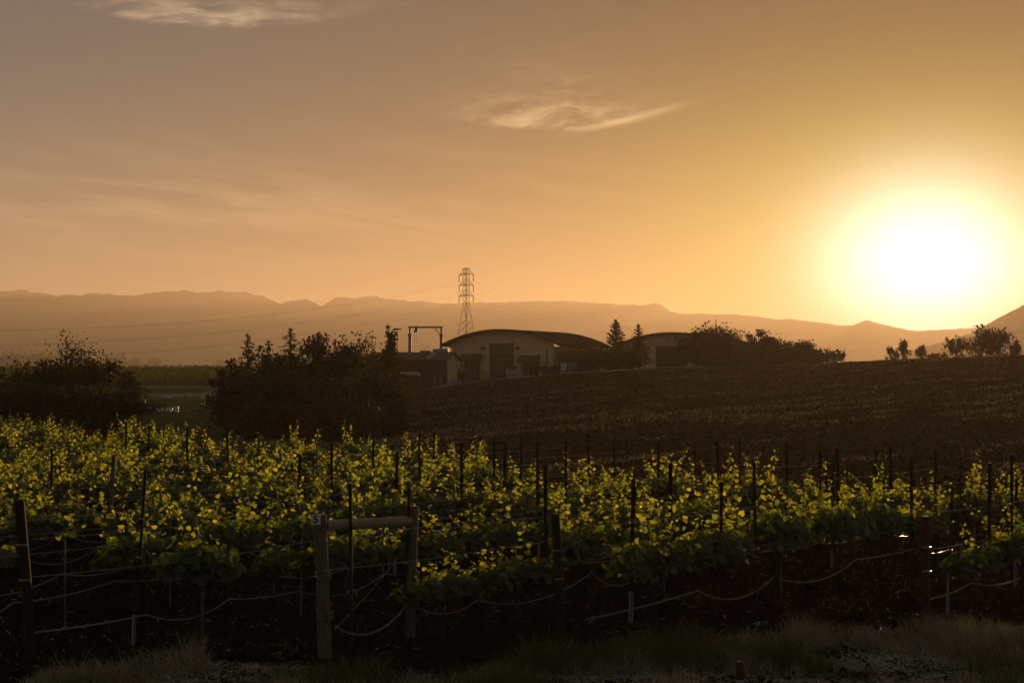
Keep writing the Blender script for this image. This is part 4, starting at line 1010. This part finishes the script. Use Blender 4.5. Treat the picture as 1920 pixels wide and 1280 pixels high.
def build_brace():
    g1, g2 = ground_at(613, 1228), ground_at(764, 1194)
    r = empty('trellis_brace', g1, 'wooden end brace of two round posts and a rail, carrying the 5 plate', 'brace')
    t1, t2 = at(600, 964, g1.y) - g1, at(774, 948, g2.y) - g1; q = g2 - g1
    def log(name, a, b, ra, rb, m, seed):
        rd = random.Random(seed); a, b = Vector(a), Vector(b); n = 9; pts = [a.lerp(b, k / (n - 1)) + Vector((rd.gauss(0, .004), rd.gauss(0, .004), 0)) for k in range(n)]
        L = (b - a).length; e = (b - a) / L
        pts = [a - e * .0] + pts[1:-1] + [b - e * .012, b]; rad = [ra + (rb - ra) * k / (n - 1) + rd.gauss(0, .0025) for k in range(n)] + [rb * .86]
        return MB().tube(pts, rad, 16).build(name, m, r, smooth=False)
    log('wooden_post', (0, 0, -.5), t1, .086, .076, M_WOODPOST, 1)
    log('wooden_post', q - Vector((0, 0, .5)), t2, .084, .077, M_WOODPOST, 2)
    za = at(617, 986, g1.y).z - g1.z; a = Vector((t1.x * .95, t1.y, 0)); a.z = za
    b = Vector((t2.x, t2.y, at(774, 976, g2.y).z - g1.z)); e = (b - a).normalized()
    log('rail', a + e * .07, b - e * .05, .070, .066, M_RAIL, 3)
    # plate with the row number on the front of the first post
    c = at(594, 972, g1.y) - g1; s = .058
    fr = -math.radians(4)
    pl = MB().box((-s, -.004, -s * 1.05), (s, .004, s * 1.05)).build('number_plate', M_WHITE, r, (c.x, c.y - .088, c.z))
    cu = bpy.data.curves.new('digit', 'FONT'); cu.body = '5'; cu.size = .125; cu.align_x = 'CENTER'; cu.align_y = 'CENTER'; cu.extrude = .0012; cu.offset = .003
    tmp = bpy.data.objects.new('digit_tmp', cu); COL.objects.link(tmp); bpy.context.view_layer.update()
    me = bpy.data.meshes.new_from_object(tmp.evaluated_get(bpy.context.evaluated_depsgraph_get())); bpy.data.objects.remove(tmp)
    me.materials.clear(); dg = link('digit', me, mat('black_paint', (.01, .01, .012), .6), pl); dg.location = (0, -.0062, 0); dg.rotation_euler = (R(90), 0, 0)
    wr = MB()
    for z in (za - .62, .42): 
        pts = [Vector((t1.x * z / t1.z + .098 * math.cos(k / 12 * 6.283), .098 * math.sin(k / 12 * 6.283), z + .004 * k)) for k in range(26)]; wr.tube(pts, .004, 4)
    wr.tube([a + Vector((.06, -.09, -.02)), (a * .4 + q * .6) + Vector((0, 0, .15)), q + Vector((-.02, -.1, .3))], .003, 4)
    wr.tube([q + Vector((-.05, -.08, za - .45)), (q * .45) + Vector((0, -.05, .6)), Vector((.1, -.1, .32))], .003, 4)
    wr.build('brace_wire', M_WIRE, r)

def hang(a, b, sag, n=12): return [a.lerp(b, k / n) - Vector((0, 0, 4 * sag * (k / n) * (1 - k / n))) for k in range(n)]
def build_lines():
    rd = random.Random(9)
    for i in range(11):
        t = ROWS[i]; s0, s1 = row_start(t), row_end(t) + .6
        while s0 < s1 and not inview(*rp(s0, t), 160): s0 += .3
        for z, nm in ((1.02, 'lower'), (1.46, 'upper')):
            pts = []; s = s0
            while s < s1:
                x, y = rp(s, t); x2, y2 = rp(min(s + 4, s1), t)
                pts += hang(Vector((x, y, HBs(x, y) + z + rd.gauss(0, .02))), Vector((x2, y2, HBs(x2, y2) + z)), .03, 5); s += 4
            pts.append(Vector((x2, y2, HBs(x2, y2) + z)))
            tag(MB().tube(pts, .0028, 4).build('trellis_wire', M_WIRE), f'{nm} steel trellis wire of {row_name(i)}', 'wire', 'steel trellis wires')
    for i in range(8):
        t = ROWS[i] - .06; s0, s1 = row_start(t + .06) + (.1 if i == 2 else 0), row_end(t) + .3
        while s0 < s1 and not inview(*rp(s0, t), 160): s0 += .3
        pts = []; s = s0; hz = .40
        x, y = rp(s, t); prev = Vector((x, y, HBs(x, y) + .36))
        while s < s1:
            s2 = min(s + rd.choice((1.2, 1.5, 1.9, 2.3)), s1 + .01); x, y = rp(s2, t + rd.gauss(0, .03)); nx = Vector((x, y, HBs(x, y) + rd.uniform(.36, .52)))
            seg = hang(prev, nx, rd.uniform(.02, .05) if rd.random() < .35 else rd.uniform(.10, .24), 12); pts += seg; prev = nx; s = s2
        pts.append(prev)
        tag(MB().tube(pts, .011, 8).build('drip_hose', M_HOSE, smooth=True), f'sagging black drip hose along {row_name(i)}', 'hose', 'sagging drip hoses under the vines')
    # green tying tape on the thin stake inside the brace
    for px, py, l in ((661, 1106, 'bright green tie tape under the rail of the wooden brace'), (1828, 1080, 'bright green tie tape on the hose right of the red rusty post')):
        g = ground_at(px, py + 60); p = at(px, py, g.y); r = empty('tie_tape', p, l, 'tape', 0, 'green tie tapes')
        MB().bar((0, 0, -1.0 if False else g.z - p.z - .2), (0, 0, .12), .016).build('thin_rod', M_STEEL, r)
        tp = MB()
        for k in range(4): a = k * 1.7; tp.add([(.0, -.012, .02), (math.cos(a) * .02, -.02 + math.sin(a) * .01, .03), (math.cos(a) * .075, -.03, -.05 + .02 * k), (math.cos(a) * .06, -.025, -.07 + .02 * k)], [(0, 1, 2, 3)])
        o = tp.build('ribbon', mat('green_tape', (.02, .42, .20), .4), r); o.modifiers.new('thick', 'SOLIDIFY').thickness = .002
build_posts(); build_brace(); build_lines()

# ------------------------------------------------------------------ roadside fence
def build_fence():
    d = 9.6; p = at(1387, 1280, d); zt = at(1387, 1240, d).z; zg = HBs(p.x, d)
    r = empty('fence_post', (p.x, d, zg), 'short rusty steel fence post holding the barbed wire, bottom right', 'post')
    mb = MB(); tee_post(mb, zt - zg, (0, 0), .05); mb.build('shaft', M_RUST, r)
    MB().box((-.028, -.012, zt - zg - .30), (.028, -.006, zt - zg - .12)).build('paint_band', M_SLEEVE, r)
    a = at(1180, 1284, 9.2); b = at(1387, 1268, d) + Vector((0, -.03, 0)); c = at(1960, 1236, 10.6); e = at(2300, 1222, 11.3)
    P = hang(a, b, .02, 20) + hang(b, c, .035, 50) + hang(c, e, .02, 16); P.append(e); mb = MB()
    for ph in (0, math.pi): mb.tube([q + Vector((0, math.cos(k * .9 + ph) * .0022, math.sin(k * .9 + ph) * .0022)) for k, q in enumerate(P)], .0019, 5)
    L = 0
    for k in range(1, len(P), 2):
        q = P[k].lerp(P[k - 1], .3); rd = random.Random(k)
        for w in range(2):
            v = Vector((rd.uniform(-.6, .6), rd.gauss(0, 1), rd.gauss(0, 1))).normalized() * .016; mb.tube([q - v, q + v], [.0012, .0012], 4)
    tag(mb.build('barbed_wire', M_RUST), 'single rusty barbed wire strand across the lower right corner', 'wire')
build_fence()

# ------------------------------------------------------------------ ground cover
def blades(name, base, h, w, lean, m):
    """base (n,3): each blade is a tapering bent strip"""
    n = len(base); rs = np.random.RandomState(3); a = rs.uniform(0, 6.283, n); d = np.stack([np.cos(a), np.sin(a), 0 * a], 1); l = lean * (0.3 + rs.rand(n))
    b = rs.uniform(0, 6.283, n); e = np.stack([np.cos(b), np.sin(b), 0 * b], 1) * l[:, None] * h[:, None]
    up = np.array([0, 0, 1.0]); hw = (w / 2)[:, None]; mid = base + e * .35 + up * (h * .55)[:, None]; tip = base + e + up * (h * (1 - .25 * l))[:, None]
    P = np.stack([base - d * hw, base + d * hw, mid - d * hw * .7, mid + d * hw * .7, tip], 1).reshape(-1, 3)
    k = np.arange(n)[:, None, None] * 5; f = (k + np.array([(0, 1, 3), (0, 3, 2), (2, 3, 4)])[None]).reshape(-1, 3)
    return tag(link(name, np_mesh(name, P, f), m), kind='stuff')
def build_cover():
    rs = np.random.RandomState(12)
    def scatter(n, x0, x1, y0, y1): 
        y = rs.uniform(y0, y1, n); return rs.uniform(x0, x1, n), y
    # headland grass: ragged tufts between the fence and the first posts
    x, y = scatter(210000, -6.0, 9.0, 10.5, 18.5)
    EP = [(-300, 1262), (0, 1268), (200, 1278), (300, 1258), (420, 1240), (560, 1243), (640, 1262), (760, 1276), (900, 1282), (1000, 1266), (1150, 1240), (1300, 1228), (1450, 1206), (1560, 1186), (1700, 1182), (1800, 1176), (1920, 1172), (2200, 1160)]
    G = [ground_at(min(max(p, -200), 2100), q) for p, q in EP]
    px = CX + F * x / y; edge = np.interp(px, [p for p, _ in EP], [g.y for g in G])
    tuft = fbm(x * 1.3 + 3, y * 1.3 + 8, 3)
    k = (y < edge + (tuft - .5) * 2.2) & (tuft + rs.rand(len(x)) * .2 > .57) & (px > -80) & (px < 2000)
    x, y, tuft = x[k], y[k], tuft[k]; z = H(x, y); kind = fbm(x * .7 + 31, y * .9 + 12, 3) + rs.randn(len(x)) * .05
    dry = kind > .46
    B = np.stack([x, y, z - .01], 1); hh = (.03 + .75 * np.clip(tuft - .46, 0, 1)) * rs.uniform(.4, 1.6, len(x)); ww = rs.uniform(.005, .011, len(x))
    blades('dry_grass', B[dry], hh[dry], ww[dry], .9, M_DRY); blades('green_grass', B[~dry], hh[~dry] * 1.1, ww[~dry] * 1.3, .7, M_GREENG)
    # flattened dry thatch lying on the verge
    x, y = scatter(60000, -6.0, 9.0, 10.5, 18.0); px = CX + F * x / y; edge = np.interp(px, [p for p, _ in EP], [g.y for g in G])
    k = (y < edge - .1 + (fbm(x * 1.3 + 3, y * 1.3 + 8, 3) - .5) * 2.0) & (fbm(x * .9 + 14, y * 1.4 + 2, 3) + rs.randn(len(x)) * .04 > .47) & (px > -60) & (px < 1990); x, y = x[k], y[k]; n = len(x)
    a = rs.uniform(0, 6.283, n); up = np.stack([np.cos(a), np.sin(a), rs.randn(n) * .25], 1)
    P, f = quads(np.stack([x, y, H(x, y) + rs.uniform(.01, .06, n)], 1), np.stack([rs.randn(n) * .3, rs.randn(n) * .3, np.ones(n)], 1), up, rs.uniform(.003, .007, n), rs.uniform(.03, .12, n))
    tag(link('dry_thatch', np_mesh('dry_thatch', P, f), M_STRAW), kind='stuff')
    # low weeds between the vines
    x, y = scatter(26000, -16, 14, 13, 40); k = (fbm(x * .8 + 9, y * .8 + 2, 3) > .60) & (np.abs(x / y) < .42); x, y = x[k], y[k]
    blades('low_weeds', np.stack([x, y, H(x, y) - .01], 1), rs.uniform(.03, .14, len(x)), rs.uniform(.01, .025, len(x)), 1.2, M_GREENG)
    # straw and pruning litter
    x, y = scatter(16000, -14, 12, 12.5, 36); k = (fbm(x * .5 + 1, y * .6 + 5, 3) + rs.rand(len(x)) * .3 > .62) & (np.abs(x / y) < .42); x, y = x[k], y[k]; n = len(x)
    C = np.stack([x, y, H(x, y) + .012], 1); a = rs.uniform(0, 6.283, n); up = np.stack([np.cos(a), np.sin(a), rs.randn(n) * .15], 1)
    P, f = quads(C, np.stack([rs.randn(n) * .3, rs.randn(n) * .3, np.ones(n)], 1), up, rs.uniform(.003, .009, n), rs.uniform(.02, .10, n))
    tag(link('straw_litter', np_mesh('straw_litter', P, f), M_STRAW), kind='stuff')
    # clods in the vineyard soil
    x, y = scatter(60000, -18, 15, 12.5, 42); k = (np.abs(x / y) < .42); x, y = x[k], y[k]; n = len(x); sz = rs.uniform(.012, .05, n) * (1 + rs.rand(n) ** 6)
    P, f = quads(np.stack([x, y, H(x, y) + rs.uniform(0, .025, n)], 1), rs.randn(n, 3) + np.array([0, -.4, .5]), rs.randn(n, 3), sz, sz * .8, .5)
    tag(link('soil_clods', np_mesh('soil_clods', P, f), mat('dark_clod', (0.014, 0.008, 0.005), 1.0, spec=0.0, vary=.4, scale=9)), kind='stuff')
    # clods and stubble over the bare hill, pale straw lying in drifts along the furrows
    n = 95000; d = 30 + 150 * rs.rand(n) ** 1.25; px = rs.uniform(640, 2080, n); x = (px - CX) / F * d
    d0 = np.interp(px, [-200, 0, 700, 960, 1920, 2600], [75, 64, 48, 40, 31, 30]); k = (d > d0 - 2) & (d < 158); x, d = x[k], d[k]; n = len(x)
    C = np.stack([x, d, H(x, d) + rs.uniform(0, .05, n)], 1); sz = rs.uniform(.04, .12, n) * np.interp(d, [30, 160], [.7, 1.7])
    P, f = quads(C, rs.randn(n, 3) + np.array([0, -.4, .5]), rs.randn(n, 3), sz, sz * .8, .5)
    tag(link('field_clods', np_mesh('field_clods', P, f), mat('clod_earth', (0.075, 0.042, 0.020), 1.0, spec=0.0, vary=.4, scale=3)), kind='stuff')
    n = 170000; d = 32 + 130 * rs.rand(n); px = rs.uniform(680, 2060, n); x = (px - CX) / F * d
    c, s = math.cos(R(46)), math.sin(R(46)); u, v = x * c + d * s, -x * s + d * c
    st = fbm(u * .11 + 3, v * .5 + 7, 4) * .75 + fbm(x * .05, d * .05, 2) * .25; d0 = np.interp(px, [-200, 0, 700, 960, 1920, 2600], [75, 64, 48, 40, 31, 30]); k = (st + rs.randn(n) * .012 > .60) & (d > d0) & (d < 160); x, d = x[k], d[k]; n = len(x)
    C = np.stack([x, d, H(x, d) - .02], 1)
    o = blades('field_stubble', C, rs.uniform(.06, .22, n), rs.uniform(.02, .05, n) * np.interp(d, [30, 160], [.7, 1.5]), 1.1, M_DRY)
build_cover()
# HAZE
def build_haze():
    b = MB().box((-7150, -1650, -9), (7150, 7150, 268))
    m = bpy.data.materials.new('haze_air'); m.use_nodes = True; nt = m.node_tree
    nt.nodes.remove(nt.nodes['Principled BSDF']); out = nt.nodes['Material Output']
    v = nt.nodes.new('ShaderNodeVolumePrincipled')
    v.inputs['Color'].default_value = (0.95, 0.80, 0.66, 1)
    v.inputs['Density'].default_value = 0.00022
    v.inputs['Anisotropy'].default_value = 0.5
    nt.links.new(v.outputs[0], out.inputs['Volume'])
    m.cycles.homogeneous_volume = True if hasattr(m.cycles, 'homogeneous_volume') else None
    tag(b.build('haze', m), kind='stuff')
build_haze()
